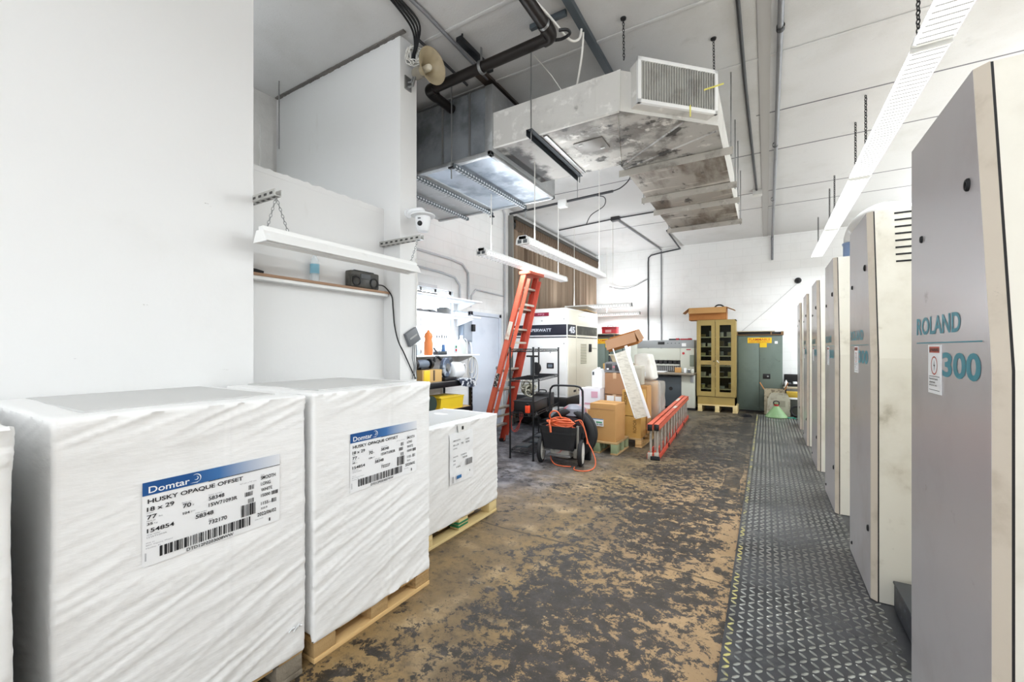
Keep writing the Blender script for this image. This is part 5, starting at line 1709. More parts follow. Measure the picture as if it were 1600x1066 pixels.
# ------------------------------------------------------------------ wheeled cart with hose ring and orange cord
t = thing('wheeled_machine', 'black wheeled machine with a U handle, hose ring and black bin, holding orange cord', 'cart', (-2.28, 5.02, 0))
for x, s in ((-2.545, -1), (-2.015, 1)):
    mm = xf((x, 4.99 + .07 * (s > 0), .165), rz=R(14)) @ Matrix.Rotation(R(90), 4, 'Y')
    w_ = off(MB().lathe([(.128, -.022), (.15, -.028), (.165, -.018), (.168, 0), (.165, .018), (.15, .028), (.128, .022)], 30, m=mm), t).build('wheel', RUB, t)
    mb = MB().lathe([(.001, -.030), (.03, -.032), (.05, -.022), (.105, -.022), (.130, -.027), (.130, .027), (.105, .022), (.05, .022), (.03, .032), (.001, .030)], 30, m=mm)
    off(mb, t).build('hub', M('wheel_hub', '#d8d6cf', .4, layers=[('#8d8a82', 8, .5, .75, .6)]), w_)
off(MB().cyl((-2.55, 4.99, .165), (-2.01, 5.06, .165), .011, n=10), t).build('axle', GREYM, t)
mb = MB()
v0 = []
for z, hw, yf, yk in ((.20, .205, 4.93, 5.15), (.50, .255, 4.895, 5.19)):
    v0.append([(-2.29 - hw, yf + .03, z), (-2.29 - hw + .04, yf, z), (-2.29 + hw - .04, yf + .02, z), (-2.29 + hw, yf + .05, z), (-2.29 + hw, yk, z), (-2.29 - hw, yk, z)])
mb.add(v0[0] + v0[1], [(5, 4, 3, 2, 1, 0)] + [(i, (i + 1) % 6, 6 + (i + 1) % 6, 6 + i) for i in range(6)])
v1 = [(x * 1 + (-2.29 - x) * .05, y + (5.04 - y) * .06, z - .0) for x, y, z in v0[1]]
v2 = [(x + (-2.29 - x) * .05, y + (5.04 - y) * .06, .40) for x, y, z in v0[1]]
mb.add(v0[1] + v1 + v2, [(i, (i + 1) % 6, 6 + (i + 1) % 6, 6 + i) for i in range(6)] + [(6 + i, 6 + (i + 1) % 6, 12 + (i + 1) % 6, 12 + i) for i in range(6)] + [(12, 13, 14, 15, 16, 17)])
off(mb, t).build('bin', M('black_bin', '#1b1c1f', .6, layers=[('#2b2c30', 6, .5, .7, .5)]), t, smooth=30)
mb = MB().tube(smoothpath([(-2.52, 5.18, .14), (-2.52, 5.19, .55), (-2.52, 5.20, .88), (-2.50, 5.20, .96), (-2.43, 5.205, .995), (-2.15, 5.225, .995), (-2.08, 5.23, .96), (-2.06, 5.23, .88), (-2.06, 5.22, .5), (-2.06, 5.21, .14)], 7), .0135, 10)
off(mb, t).build('handle', BLACKM, t)
ring = [(-2.27 + .285 * math.cos(a), 5.31 + .03 * math.cos(a), .345 + .285 * math.sin(a)) for a in [2 * PI * k / 40 for k in range(40)]]
mb = MB().tube(ring, .052, 14, closed=True)
mb.tube([(x + .01, y + .085, z + .0) for x, y, z in ring], .05, 14, closed=True)
off(mb, t).build('hose_ring', RUB, t)
mm = xf((-2.25, 5.45, .40), rx=R(90))
off(MB().lathe([(.001, -.12), (.17, -.12), (.20, -.08), (.20, .08), (.17, .12), (.001, .12)], 28, m=mm), t).build('drum', M('grimy_drum', '#5b5a60', .4, layers=[('#a8a6a6', 5, .55, .7, .7), ('#8f2a2c', 4, .60, .72, .8)]), t)
off(MB().lathe([(.001, 0), (.17, 0), (.15, .09), (.09, .13), (.001, .14)], 24, m=xf((-2.25, 5.42, .59))), t).build('dome', M('red_grey_dome', '#787a84', .4, layers=[('#a52a2e', 5, .5, .6, .9)]), t)
off(MB().box(-2.42, -2.15, 4.99, 5.15, .085, .20, .02), t).build('motor', M('spattered_motor', '#a5a29c', .5, layers=[('#b5302f', 6, .55, .62, .9), ('#3c3a38', 9, .55, .65, .8)]), t)
off(MB().box(-2.44, -2.12, 4.96, 5.0, .105, .130, .004), t).build('front_bar', GREYM, t)
off(MB().box(-2.045, -2.015, 4.975, 4.99, .14, .52, .004).box(-2.10, -2.05, 5.0, 5.05, .10, .22, .006), t).build('side_plate', M('grey_side_plate', '#8b8982', .4, .4), t)
off(MB().box(-2.10, -2.01, 5.36, 5.42, .0, .30, .006).box(-2.52, -2.43, 5.36, 5.42, .0, .30, .006), t).build('rear_stand', BLACKM, t)
# orange cord in the bin
mb = MB()
rnd = random.Random(21)
for k in range(13):
    rx_, ry_ = .185 + rnd.uniform(-.07, .02), .105 + rnd.uniform(-.035, .0)
    cz = .435 + .011 * k
    tl = rnd.uniform(-.05, .06)
    ph = rnd.uniform(0, 6)
    mb.tube(smoothpath([(-2.29 + rnd.uniform(-.012, .012) + rx_ * math.cos(a), 5.04 + ry_ * math.sin(a), cz + tl * math.cos(a + ph) * .6 + .012 * math.sin(2 * a + k)) for a in [2 * PI * q / 9 for q in range(10)]], 4), .0085, 7)
mb.tube(smoothpath([(-2.42, 5.02, .56), (-2.41, 4.96, .63), (-2.36, 4.95, .685), (-2.29, 4.95, .68), (-2.25, 4.98, .60)], 6), .0095, 7)
mb.tube(smoothpath([(-2.40, 4.95, .57), (-2.37, 4.875, .545), (-2.355, 4.862, .50)], 5), .0095, 7)
mb.cyl((-2.355, 4.862, .505), (-2.345, 4.858, .43), .017, .013, n=10)
mb.tube(smoothpath([(-2.10, 5.06, .56), (-2.03, 5.10, .57), (-1.97, 5.08, .45), (-1.92, 5.05, .32), (-1.85, 5.02, .22), (-1.80, 4.99, .12), (-1.80, 4.95, .04), (-1.85, 4.87, .012), (-1.95, 4.81, .012), (-2.02, 4.84, .012), (-2.05, 4.93, .012)], 8), .007, 7)
mb.tube(smoothpath([(-2.06, 5.10, .57), (-2.01, 5.13, .48), (-1.965, 5.12, .36), (-1.95, 5.10, .28)], 6), .007, 7)
mb.tube(smoothpath([(-2.10, 4.93, .012), (-2.20, 4.90, .012), (-2.33, 4.94, .012), (-2.42, 5.02, .06), (-2.44, 5.08, .11)], 6), .007, 7)
solo('extension_cable', mb, CORDO, 'orange extension cord heaped in the black bin and trailing onto the floor', 'cord')


# ------------------------------------------------------------------ white generator
t = thing('generator', 'white generator with dark blue name band, behind the wire rack by the curtain', 'generator', (-3.03, 6.95, 0), 0)
gw, gl, gz0, gz1 = 1.12, 1.58, .62, 2.22
# local: front face at y=0 looking to -y, right side at x=0
mb = MB().prism([(-gw, gz0), (0, gz0), (0, gz1 - .01), (-.02, gz1), (-gw + .02, gz1), (-gw, gz1 - .01)], 0, gl, 'y')
mb.build('enclosure', GENW, t, smooth=0)
side = MB().box(-.004, .006, .03, gl - .02, gz0 + .01, gz1 - .02, .002)
side.build('side_panel', M('generator_cream_side', '#e7e3d3', .4, layers=[('#d3cdb8', 2, .5, .8, .5)]), t)
MB().box(-gw + .03, .03 - .06, -.006, .002, gz0 + .04, 1.66, .002).build('front_door', GENW, t)
MB().box(-gw + .01, -.012, -.009, 0, 1.735, 1.925, .001).build('name_band', NAVY, t)
MB().box(-gw + .01, -.012, -.009, 0, 1.690, 1.708).build('stripe', NAVY, t, smooth=0)
mb = MB().box(.003, .010, .02, .38, 1.735, 1.925)
mb.build('number_band', NAVY, t, smooth=0)
MB().box(.003, .010, .44, gl - .06, 1.745, 1.915).build('side_grille', M('olive_dark_grille', '#3d3c34', .6, layers=[('#77756a', 2.5, .5, .7, .7)]), t, smooth=0)
mb = MB().box(.003, .010, .02, .38, 1.690, 1.708).box(.003, .010, .44, gl - .06, 1.690, 1.706)
mb.build('side_stripe', NAVY, t, smooth=0)
m = frame((0, -.0105, 0), (1, 0, 0), (0, 0, 1))
MB().text('WHISPERWATT', m, -.93, 1.80, .62, .055, .012).build('lettering', M('pale_lettering', '#dfe3ec', .5), t, smooth=0)
m = frame((.0115, 0, 0), (0, 1, 0), (0, 0, 1))
MB().text('45', m, .06, 1.77, .27, .12, .05).build('number', M('pale_lettering', '#dfe3ec', .5), t, smooth=0)
MB().box(-.66, -.36, -.010, 0, 2.085, 2.15, .001).build('badge', CRIM, t)
m = frame((0, -.0115, 0), (1, 0, 0), (0, 0, 1))
MB().text('MQ', m, -.58, 2.10, .13, .035, .02).build('badge_lettering', M('badge_pink', '#d08aa0', .5), t, smooth=0)
mb = MB().lathe([(.09, 0), (.11, .01), (.10, .03), (.001, .03)], 24, m=xf((-.62, -.004, 1.13), rx=R(90)))
mb.build('round_port', RUB, t)
mb = MB().box(-.40, -.26, -.012, 0, 1.13, 1.23, .002)
pl = mb.build('control_window', BLACK, t)
MB().box(-.375, -.285, -.014, -.010, 1.15, 1.205).build('dial', M('dial_grey', '#77808c', .3), pl, smooth=0)
for x, y, z in ((-.06, -.006, 2.02), (-.5, -.006, 2.0), (-.06, -.006, 1.58), (-.33, -.006, 1.42)):
    MB().lathe([(.012, 0), (.010, .006), (.001, .007)], 12, m=xf((x, y, z), rx=R(90))).build('bolt', GREYM, t)
mb = MB()
for k in range(13):
    mb.box(.004, .010, .62, .92, 1.20 + .03 * k, 1.215 + .03 * k)
mb.build('louvre', M('louvre_olive', '#8f8b74', .6), t, smooth=0)
MB().box(.004, .03, 1.05, 1.16, 1.42, 1.58, .004).build('latch', BLACK, t)
MB().tube([(.01, 1.2, 1.50), (.01, 1.5, 1.49)], .005, 6).build('latch_rod', GREYM, t)
mb = MB().box(.004, .008, .50, 1.45, 2.10, 2.106).box(.004, .008, 1.2, 1.6, 2.03, 2.034).box(.004, .008, .41, .416, gz0 + .02, 1.72)
mb.build('panel_joint', M('joint_shadow', '#a7a291', .7), t, smooth=0)
for x, y in ((.008, .28), (.008, .52), (.008, 1.2)):
    MB().box(x - .006, x + .006, y, y + .10, gz0 + .07, gz0 + .11, .004).build('drain_port', BLACK, t)
MB().box(-gw - .02, .03, -.10, gl + .05, .46, gz0, .01).build('skid', BLACK, t)
for y in (.45, 1.25):
    for x in (-gw + .05, -.10):
        mm = xf((x, y, .26), ry=R(90))
        wv = MB().lathe([(.14, -.09), (.22, -.09), (.26, -.06), (.26, .06), (.22, .09), (.14, .09)], 28, m=mm).build('tyre', RUB, t)
        MB().lathe([(.001, -.05), (.14, -.06), (.14, .06), (.001, .05)], 20, m=mm).build('rim', GREYM, wv)
MB().box(-.64, -.54, -.95, .1, .44, .52, .006).build('tow_bar', BLACKM, t)

# boards on top of the generator
t = thing('board_stack', 'stack of dusty flat boards on the far end of the generator roof', 'boards', (-3.28, 8.10, 2.222), R(6))
for k in range(3):
    MB().box(-.30 + .02 * k, .28, -.42 + .03 * k, .40, .03 * k, .03 * k + .028, .003).build('board', (PINEO, M('dusty_board', '#8c8271', .7), M('dusty_board', '#8c8271', .7))[k], t)

# ------------------------------------------------------------------ cartons on pallets
pallet('small weathered pallet under the front brown carton with a shipping label', -2.38, -1.775, 5.80, 6.38, .172, (PINEO, M('greenish_block', '#8f9a76', .7), PINEO), board=.024)
pallet('larger pallet under the stacked cartons, behind the weathered small pallet', -2.85, -1.60, 6.44, 7.75, .133, (PINEO, PINE, PINE), board=.022)


def carton(label, x0, x1, y0, y1, z0, z1, mat, rz=0, tape=True, group=None, bulge=.006):
    t = thing('carton', label, 'carton', ((x0 + x1) / 2, (y0 + y1) / 2, z0), rz, group)
    w, d, h = (x1 - x0) / 2, (y1 - y0) / 2, z1 - z0
    v, f = rbox_grid(-w, w, -d, d, 0, h, min(w, d, h) / 4, .006, lambda p, n: 0 if n.z < -.3 else bulge * noise.noise((p.x * 5 + x0 * 9, p.y * 5, p.z * 5)))
    MB().add(v, f).build('box', mat, t, smooth=50)
    mb = MB().box(-w + .004, w - .004, -.003, .003, h, h + .0025)
    mb.build('flap_seam', M('flap_seam', '#6f5233', .8), t, smooth=0)
    if tape:
        MB().box(-.028, .028, -d - .004, -d + .002, h * .72, h + .003, .001).box(-.028, .028, -d, d, h + .001, h + .004, .001).build('tape', TAPE, t)
    return t


def face(t_w, t_d):
    return frame((0, -t_d - .0075, 0), (1, 0, 0), (0, 0, 1))


c1 = carton('front brown carton with a white shipping label, on the small weathered pallet', -2.185, -1.80, 5.84, 6.24, .172, .705, CARD, R(-3), tape=False)
mb = MB().box(-.185, .02, -.212, -.207, .21, .315)
lb = mb.build('shipping_label', LABELP, c1, smooth=0)
m = frame((0, -.2125, 0), (1, 0, 0), (0, 0, 1))
b = MB().rect(m, -.185, .305, .205, .010, 1).rect(m, -.09, .255, .09, .02, 2)
b.bars(m, -.09, .22, .10, .03, 3, 0, unit=.003)
for k in range(5):
    b.rect(m, -.175, .23 + .013 * k, .06 + .01 * (k % 2), .004, 0)
b.build('printing', [INK, M('blue_print', '#2c6ca6', .5), M('green_print', '#3e9a63', .5)], lb, smooth=0)
MB().box(-.165, .165, -.206, -.203, .455, .459).build('crease', CARDR, c1, smooth=0)
carton('brown carton lying low between the hose ring and the front carton', -2.70, -2.30, 6.50, 6.86, .133, .50, CARD)
c3 = carton('white carton with pink printing under the white jug', -2.64, -2.285, 6.55, 6.92, .508, .845, M('white_carton', '#eceaf0', .6), tape=False)
m = frame((0, -.193, 0), (1, 0, 0), (0, 0, 1))
b = MB().rect(m, .03, .19, .11, .10, 0).rect(m, -.14, .20, .008, .09, 0).rect(m, -.105, .20, .008, .09, 0).rect(m, -.13, .282, .03, .008, 0)
b.add([(-.12, .07, 0), (-.09, .07, 0), (-.105, .105, 0)], [(0, 1, 2)], 1, m)
for k in range(2):
    b.rect(m, -.08, .075 + .016 * k, .14, .008, 1)
b.build('printing', [M('pale_pink_print', '#d9a9bb', .6), M('pink_print', '#c05a78', .6)], c3, smooth=0)
t = thing('white_jug', 'tall white plastic jug standing on the white carton', 'jug', (-2.36, 6.70, .853))
MB().prism([(-.085, 0), (.085, 0), (.085, .24), (.055, .305), (-.03, .305), (-.085, .27)], -.09, .09, 'y').build('jug', WHITEP, t, smooth=30)
MB().cyl((.0, 0, .305), (.0, 0, .33), .028, n=14).build('cap', WHITEP, t)
MB().box(-.075, -.045, -.093, -.088, .205, .26, .003).build('grip_hole', STEELD, t)
c5 = carton('tall reddish carton under the printed-side cartons stack, bearing white papers', -2.275, -1.965, 6.76, 7.06, .133, .738, CARDR)
for k, (x, z, w) in enumerate(((-.12, .50, .12), (.02, .44, .10))):
    MB().box(x, x + w, -.161, -.1565, z, z + .09 + .05 * k).build('paper_label', LABELP, c5, smooth=0)
c6 = carton('reddish carton with a torn-tape top, carrying the dark printer', -2.28, -1.945, 6.76, 7.06, .746, 1.093, CARDR)
t = thing('printer', 'dark grey small printer with a pink button on top of the reddish cartons', 'printer', (-2.12, 6.92, 1.101), R(5))
MB().prism([(-.17, 0), (.17, 0), (.17, .13), (.10, .165), (-.15, .165), (-.17, .14)], -.16, .16, 'y').build('body', M('printer_grey', '#77787a', .5), t, smooth=30)
MB().box(-.15, -.05, -.166, -.158, .04, .14, .003).box(.0, .15, -.166, -.158, .03, .125, .003).build('front_panel', M('printer_dark', '#3a3b3e', .5), t)
MB().lathe([(.018, 0), (.016, .006), (.001, .006)], 14, m=xf((-.02, -.166, .09), rx=R(90))).build('button', M('pink_button', '#c77a86', .4), t)
MB().box(-.135, -.10, -.168, -.163, .045, .07).build('sticker', LABELP, t, smooth=0)
t = thing('grey_carton', 'small pale grey box beside the printer behind the frosted panel', 'box', (-1.80, 7.06, .90))
MB().box(-.07, .07, -.10, .10, 0, .30, .006).build('box', M('pale_grey_box', '#b9b5a8', .6), t)
MB().box(-.072, .072, -.102, .102, .25, .31, .004).build('lid', M('pale_grey_lid', '#c9c5b8', .6), t)
carton('plain brown carton under the pale grey box, hidden low between the stacks', -1.92, -1.63, 6.92, 7.2, .133, .89, CARD)
c7 = carton('upper yellow-brown carton with letters down its side, above its twin', -1.90, -1.605, 6.47, 6.74, .464, .855, CARDY, R(-2), tape=False)
c8 = carton('lower yellow-brown carton with letters down its side, at the pallet front corner', -2.02, -1.615, 6.46, 6.75, .133, .456, CARDY, tape=False)
m = frame((-.075, -.1425, .10), (0, 0, 1), (-1, 0, 0))
MB().text('ROFOR', m, .07, -.006, .20, .05, .01).build('printing', M('brown_print', '#6b4d1e', .7), c7, smooth=0)
m = frame((.13, -.1525, .05), (0, 0, 1), (-1, 0, 0))
MB().text('ROFOR', m, .03, -.006, .20, .05, .01).build('printing', M('brown_print', '#6b4d1e', .7), c8, smooth=0)
# taller support stack behind, carrying basin and open carton
carton('plain brown carton at the bottom of the rear stack under the cream basin', -2.45, -1.97, 7.10, 7.46, .133, .68, CARD)
carton('plain brown carton in the middle of the rear stack under the cream basin', -2.43, -1.98, 7.11, 7.45, .688, 1.235, CARDY)
t = thing('cream_basin', 'cream plastic basin under the tilted open carton', 'basin', (-2.20, 7.28, 1.243))
MB().lathe([(.001, 0), (.10, 0), (.15, .13), (.165, .135), (.165, .145), (.142, .145), (.095, .012), (.001, .012)], 28).build('basin', M('cream_plastic', '#cfc6ab', .5), t)
MB().lathe([(.15, .128), (.17, .13), (.17, .148), (.15, .148)], 28).build('rim', M('cream_rim', '#dad2b9', .5), t)


def open_carton(name, label, m, w, d, h, mat_out, mat_in, flaps, cat='carton'):
    """open box standing in matrix m, flaps: (front, back, left, right) fold angles in degrees below horizontal outward, None for absent"""
    loc = m.to_translation()
    t = thing(name, label, cat, loc)
    mb = MB()
    k = .006
    for a in ((-w, w, -d, -d + k, 0, h), (-w, w, d - k, d, 0, h), (-w, -w + k, -d, d, 0, h), (w - k, w, -d, d, 0, h), (-w, w, -d, d, 0, k)):
        mb.box(*a, m=m)
    off(mb, t).build('box', mat_out, t, smooth=0)
    for nm, a in zip(('front', 'back', 'left', 'right'), flaps):
        if a is None:
            continue
        L = (d if nm in ('left', 'right') else d) * .95
        if nm == 'front':
            mm = m @ Matrix.Translation((0, -d, h)) @ Matrix.Rotation(R(a), 4, 'X')
            q = MB().box(-w, w, -L, 0, -.004, .002, m=mm)
        elif nm == 'back':
            mm = m @ Matrix.Translation((0, d, h)) @ Matrix.Rotation(R(-a), 4, 'X')
            q = MB().box(-w, w, 0, L, -.004, .002, m=mm)
        elif nm == 'left':
            mm = m @ Matrix.Translation((-w, 0, h)) @ Matrix.Rotation(R(-a), 4, 'Y')
            q = MB().box(-L, 0, -d, d, -.004, .002, m=mm)
        else:
            mm = m @ Matrix.Translation((w, 0, h)) @ Matrix.Rotation(R(a), 4, 'Y')
            q = MB().box(0, L, -d, d, -.004, .002, m=mm)
        off(q, t).build('flap', mat_in, t, smooth=0)
    return t


m = Matrix.Translation((-2.08, 7.30, 1.53)) @ Matrix.Rotation(R(-16), 4, 'Y') @ Matrix.Rotation(R(10), 4, 'X')
oc = open_carton('open_carton', 'open brown carton tilted on top of the carton heap', m, .26, .19, .21, CARDO, CARDR, (62, 85, None, 80))
m2 = m @ Matrix.Translation((.10, -.172, .06))
off(MB().box(-.05, .05, -.004, 0, 0, .09, m=m2), oc).build('dark_patch', M('brown_dark_print', '#6a4b30', .7), oc, smooth=0)

# film-wrapped stack
t = thing('wrapped_carton_stack', 'brown cartons bundled in clear film beside the far end of the lying ladder', 'wrapped cartons', (-1.82, 7.5, .133))
off(MB().box(-2.05 + .13, -1.615, 7.30, 7.68, .135, .52, .006), t).build('carton', CARDR, t)
off(MB().box(-2.05 + .12, -1.62, 7.31, 7.68, .525, .93, .006), t).build('carton', CARD, t)
off(MB().box(-1.60 - .10, -1.655, 7.29, 7.302, .30, .80), t).build('white_tape', LABELP, t, smooth=0)
v, f = rbox_grid(-1.94, -1.50, 7.27, 7.72, .14, .942, .03, .05, lambda p, n: .018 * noise.noise((p.x * 8, p.y * 8, p.z * 6)))
off(MB().add(v, f), t).build('film', FILM, t, smooth=70)
t = thing('white_bundle', 'white paper bundle slumped on top of the film-wrapped cartons', 'bundle', (-1.80, 7.5, .965))
v, f = rbox_grid(-1.945, -1.60, 7.30, 7.66, .965, 1.40, .03, .035, lambda p, n: .014 * noise.noise((p.x * 7 + 3, p.y * 7, p.z * 7)))
for p in v:
    p.x += (p.z - .965) * -.22 * max(0, (p.x + 1.95) / .36)
off(MB().add(v, f), t).build('bundle', M('white_bundle_paper', '#e4e2da', .5, layers=[('#c3beb0', 6, .5, .75, .6)]), t, smooth=70)
off(MB().box(-1.88, -1.74, 7.278, 7.292, 1.02, 1.09), t).build('label', LABELP, t, smooth=0)

# frosted louvre panel leaning
pt, pb = Vector((-1.83, 6.38, 1.53)), Vector((-1.472, 6.33, .475))
ax = (pt - pb).normalized()
sd = Vector((.93, .0, .36))
sd = (sd - ax * sd.dot(ax)).normalized()
t = thing('diffuser_panel', 'long frosted lamp diffuser panel leaning against the cartons, foot on the lying ladder', 'panel', pb)
L = (pt - pb).length
fm = Matrix(((sd.x, ax.x, sd.cross(ax).x, 0), (sd.y, ax.y, sd.cross(ax).y, 0), (sd.z, ax.z, sd.cross(ax).z, 0), (0, 0, 0, 1)))
MB().box(-.19, -.01, .03, L - .06, -.004, .004, m=fm).build('diffuser', LOUV, t, smooth=0)
MB().box(-.012, .030, 0, L, -.012, .014, .004, m=fm).build('edge_frame', WHITEP, t)
MB().box(-.20, -.185, .05, L + .02, -.010, .010, .003, m=fm).build('edge_frame', WHITEP, t)
mb = MB()
for k in range(7):
    mb.box(.0, .016, .10 + .16 * k, .115 + .16 * k, -.014, -.010, m=fm)
mb.build('clips', GREYP, t, smooth=0)

# ------------------------------------------------------------------ extension ladder on its side
t = thing('extension_ladder', 'orange extension ladder lying on edge on the floor in front of the cartons', 'ladder', (-1.40, 7.8, 0), R(2.9))
LL = 1.96
for sec, (x0, x1, ya, yb) in enumerate(((-.080, -.001, -LL, LL), (.001, .080, -LL + .03, LL - .1))):
    for z0, z1 in ((.0, .075), (.40, .475)):
        mb = MB().box(x0, x1, ya, yb, z0 + (.0 if z0 < .1 else .062), z0 + (.013 if z0 < .1 else .075), .002)
        mb.box(x0, x0 + .010, ya, yb, z0, z1, .002).box(x1 - .010, x1, ya, yb, z0, z1, .002)
        mb.build('rail', ORANGE if z0 > .1 else ORANGED, t)
    n = 12
    for k in range(n):
        y = ya + .06 + (yb - ya - .12) * k / (n - 1)
        MB().cyl(((x0 + x1) / 2, y, .01), ((x0 + x1) / 2, y, .465), .017, n=12).build('rung', ALU, t)
    MB().box(x0 + .01, x1 - .01, ya - .02, ya + .03, .0, .09, .004).build('shoe', ALU, t)
    MB().box(x0 + .01, x1 - .01, ya - .015, ya + .025, .385, .47, .004).build('end_bracket', BLACKM, t)
for y in (-1.1, -.2, .9):
    MB().box(.080, .092, y - .025, y + .025, .01, .07, .003).build('guide_bracket', BLACK, t)
MB().box(-.03, .09, -LL - .03, -LL + .0, .0, .05, .004).build('rubber_pad', RUB, t)
m = frame((-.03, -1.2, .4765), (0, 1, 0), (-1, 0, 0))
MB().box(-.07, -.02, .9, 1.35, .475, .4765).box(.02, .07, -.2, .1, .475, .4765).build('worn_label', M('worn_label', '#c9c2b4', .6), t, smooth=0)

# ------------------------------------------------------------------ paper cutter against the back wall
t = thing('paper_cutter', 'grey-cream guillotine paper cutter against the back wall', 'paper cutter', (-2.15, 11.2, 0))
CUT = M('cutter_cream', '#c9cbbf', .42, layers=[('#b3b4a6', 2, .5, .8, .5)])
CUTG = M('cutter_grey', '#9da0a2', .42)
off(MB().box(-2.90, -1.50, 11.15, 11.75, 1.50, 1.70, .012), t).build('control_head', CUTG, t)
off(MB().box(-2.90, -1.82, 11.13, 11.70, 1.19, 1.495, .02), t).build('front_beam', CUT, t)
off(MB().box(-1.82, -1.50, 11.12, 11.75, .90, 1.50, .01), t).build('right_housing', CUT, t)
off(MB().box(-3.05, -2.88, 11.12, 11.75, .90, 1.62, .01), t).build('left_housing', CUT, t)
off(MB().box(-2.88, -1.83, 11.25, 11.70, .91, 1.19), t).build('throat', M('cutter_dark', '#3c3f3f', .5), t, smooth=0)
mb = MB()
for k in range(9):
    x = -2.80 + .115 * k
    mb.prism([(x, 1.19), (x + .10, 1.19), (x + .075, 1.10), (x + .025, 1.10)], 11.13, 11.18, 'y')
off(mb, t).build('clamp_fingers', BLACK, t, smooth=0)
off(MB().box(-2.86, -1.84, 11.14, 11.18, 1.055, 1.10, .004), t).build('clamp_bar', M('clamp_bar', '#b9bab2', .4), t)
mb = MB()
for k in range(22):
    mb.box(-2.84 + .046 * k, -2.84 + .046 * k + .03, 11.20, 11.22, .92, 1.05)
off(mb, t).build('back_fence', GREYM, t, smooth=0)
off(MB().box(-3.1, -1.447, 10.70, 11.45, .855, .905, .006), t).build('table', M('cutter_table', '#8c8578', .35, .4), t)
off(MB().box(-3.0, -2.78, 10.95, 11.7, .03, .855, .006), t).build('left_leg', CUT, t)
off(MB().box(-1.76, -1.46, 10.90, 11.7, .06, .855, .006), t).build('right_leg', CUT, t)
off(MB().box(-2.78, -1.76, 11.0, 11.65, .05, .80, .006), t).build('pedestal', STEELD, t)
off(MB().lathe([(.04, 0), (.045, .012), (.001, .012)], 18, m=xf((-2.02, 11.0, .50), rx=R(90))), t).build('pedal_port', BLACK, t)
off(MB().box(-1.78, -1.445, 10.92, 11.7, .0, .065), t).build('plinth', BLACK, t, smooth=0)
off(MB().box(-2.36, -2.20, 11.142, 11.152, 1.59, 1.66, .003), t).build('display', BLACK, t)
mb = MB()
for k in range(4):
    mb.cyl((-2.12 + .09 * k, 11.15, 1.62), (-2.12 + .09 * k, 11.138, 1.62), .012, n=10)
off(mb, t).build('buttons', GREYP, t)
off(MB().box(-1.79, -1.69, 11.142, 11.152, 1.54, 1.62, .002), t).build('sticker', LABELP, t, smooth=0)
mb = MB().cyl((-1.745, 11.12, 1.37), (-1.745, 11.10, 1.37), .03, n=12).box(-1.68, -1.58, 11.112, 11.122, 1.45, 1.475)
off(mb, t).build('red_controls', RED, t)
off(MB().box(-1.60, -1.50, 11.10, 11.13, 1.05, 1.33, .01), t).build('side_hood', M('cutter_hood', '#7d8577', .5), t)
off(MB().box(-1.55, -1.48, 10.85, 10.90, .68, .86, .005), t).build('table_stay', CUTG, t)
for k, (x, w, lab, mt) in enumerate(((-2.0, .13, 'black tool with red grip lying on top of the paper cutter', BLACK), (-1.72, .14, 'red-handled tool lying on the right end of the paper cutter', RED))):
    t = thing('hand_tool', lab, 'hand tool', (x, 11.35, 1.702))
    MB().box(-w, w, -.03, .03, 0, .035, .008).build('body', mt, t)
    MB().box(w * .3, w * .9, -.035, .035, .0, .045, .01).build('grip', RED, t)
t = thing('small_carton', 'little tan box on the paper cutter table', 'box', (-1.83, 10.88, .906))
MB().box(-.07, .07, -.05, .05, 0, .12, .004).build('box', CARD, t)
MB().box(-.02, .02, -.052, .052, .118, .123).build('tape', TAPE, t)
for k in range(3):
    t = thing('small_pot', ('left of the three small pale pots on the paper cutter table', 'middle of the three small pale pots on the paper cutter table', 'right of the three small pale pots on the paper cutter table')[k], 'pot', (-1.67 + .085 * k, 10.88, .906), group='pots on the cutter table')
    MB().lathe([(.001, 0), (.03, 0), (.035, .07 + .03 * (k == 0)), (.001, .07 + .03 * (k == 0))], 14).build('pot', (WHITEP, GREYP, CUT)[k], t)
    MB().cyl((0, 0, .07 + .03 * (k == 0)), (0, 0, .085 + .03 * (k == 0)), .025, n=12).build('cap', WHITEM, t)
t = thing('paper_stack', 'small pile of paper scraps on the left of the cutter table', 'paper', (-2.25, 10.9, .906))
for k in range(3):
    MB().box(-.12 + .02 * k, .10 + .03 * k, -.09, .10 - .02 * k, .008 * k, .008 * k + .007).build('sheet', LABELP, t, smooth=0)

# ------------------------------------------------------------------ tan glass-door cabinet on its pallet
pallet('pale new wooden pallet under the tan glass-door cabinet', -1.40, -.56, 10.93, 11.55, .165, (PINEL, PINEL, PINEL), board=.022, runner='y')
t = thing('tall_cabinet', 'tall tan metal cabinet with two glazed doors, standing on a pale pallet', 'cabinet', (-1.02, 11.2, .167))
x0, x1, y0, y1, z0, z1 = -1.43, -.60, 11.0, 11.45, .167, 2.165
mb = MB().box(x0, x0 + .02, y0, y1, z0, z1).box(x1 - .02, x1, y0, y1, z0, z1).box(x0, x1, y0, y1, z1 - .03, z1).box(x0, x1, y0, y1, z0, z0 + .18).box(x0, x1, y1 - .015, y1, z0, z1)
off(mb, t).build('carcass', TAN, t, smooth=0)
zs = (.52, .80, 1.06, 1.30, 1.52, 1.75)
for z in zs:
    off(MB().box(x0 + .02, x1 - .02, y0 + .05, y1 - .02, z, z + .018), t).build('shelf', M('pale_shelf', '#c9bd94', .5), t, smooth=0)
off(MB().box(x0 + .02, x1 - .02, y1 - .02, y1 - .014, z0 + .18, z1 - .03), t).build('back_panel', M('cabinet_inside', '#3b3422', .7), t, smooth=0)
xm = (x0 + x1) / 2 - .005
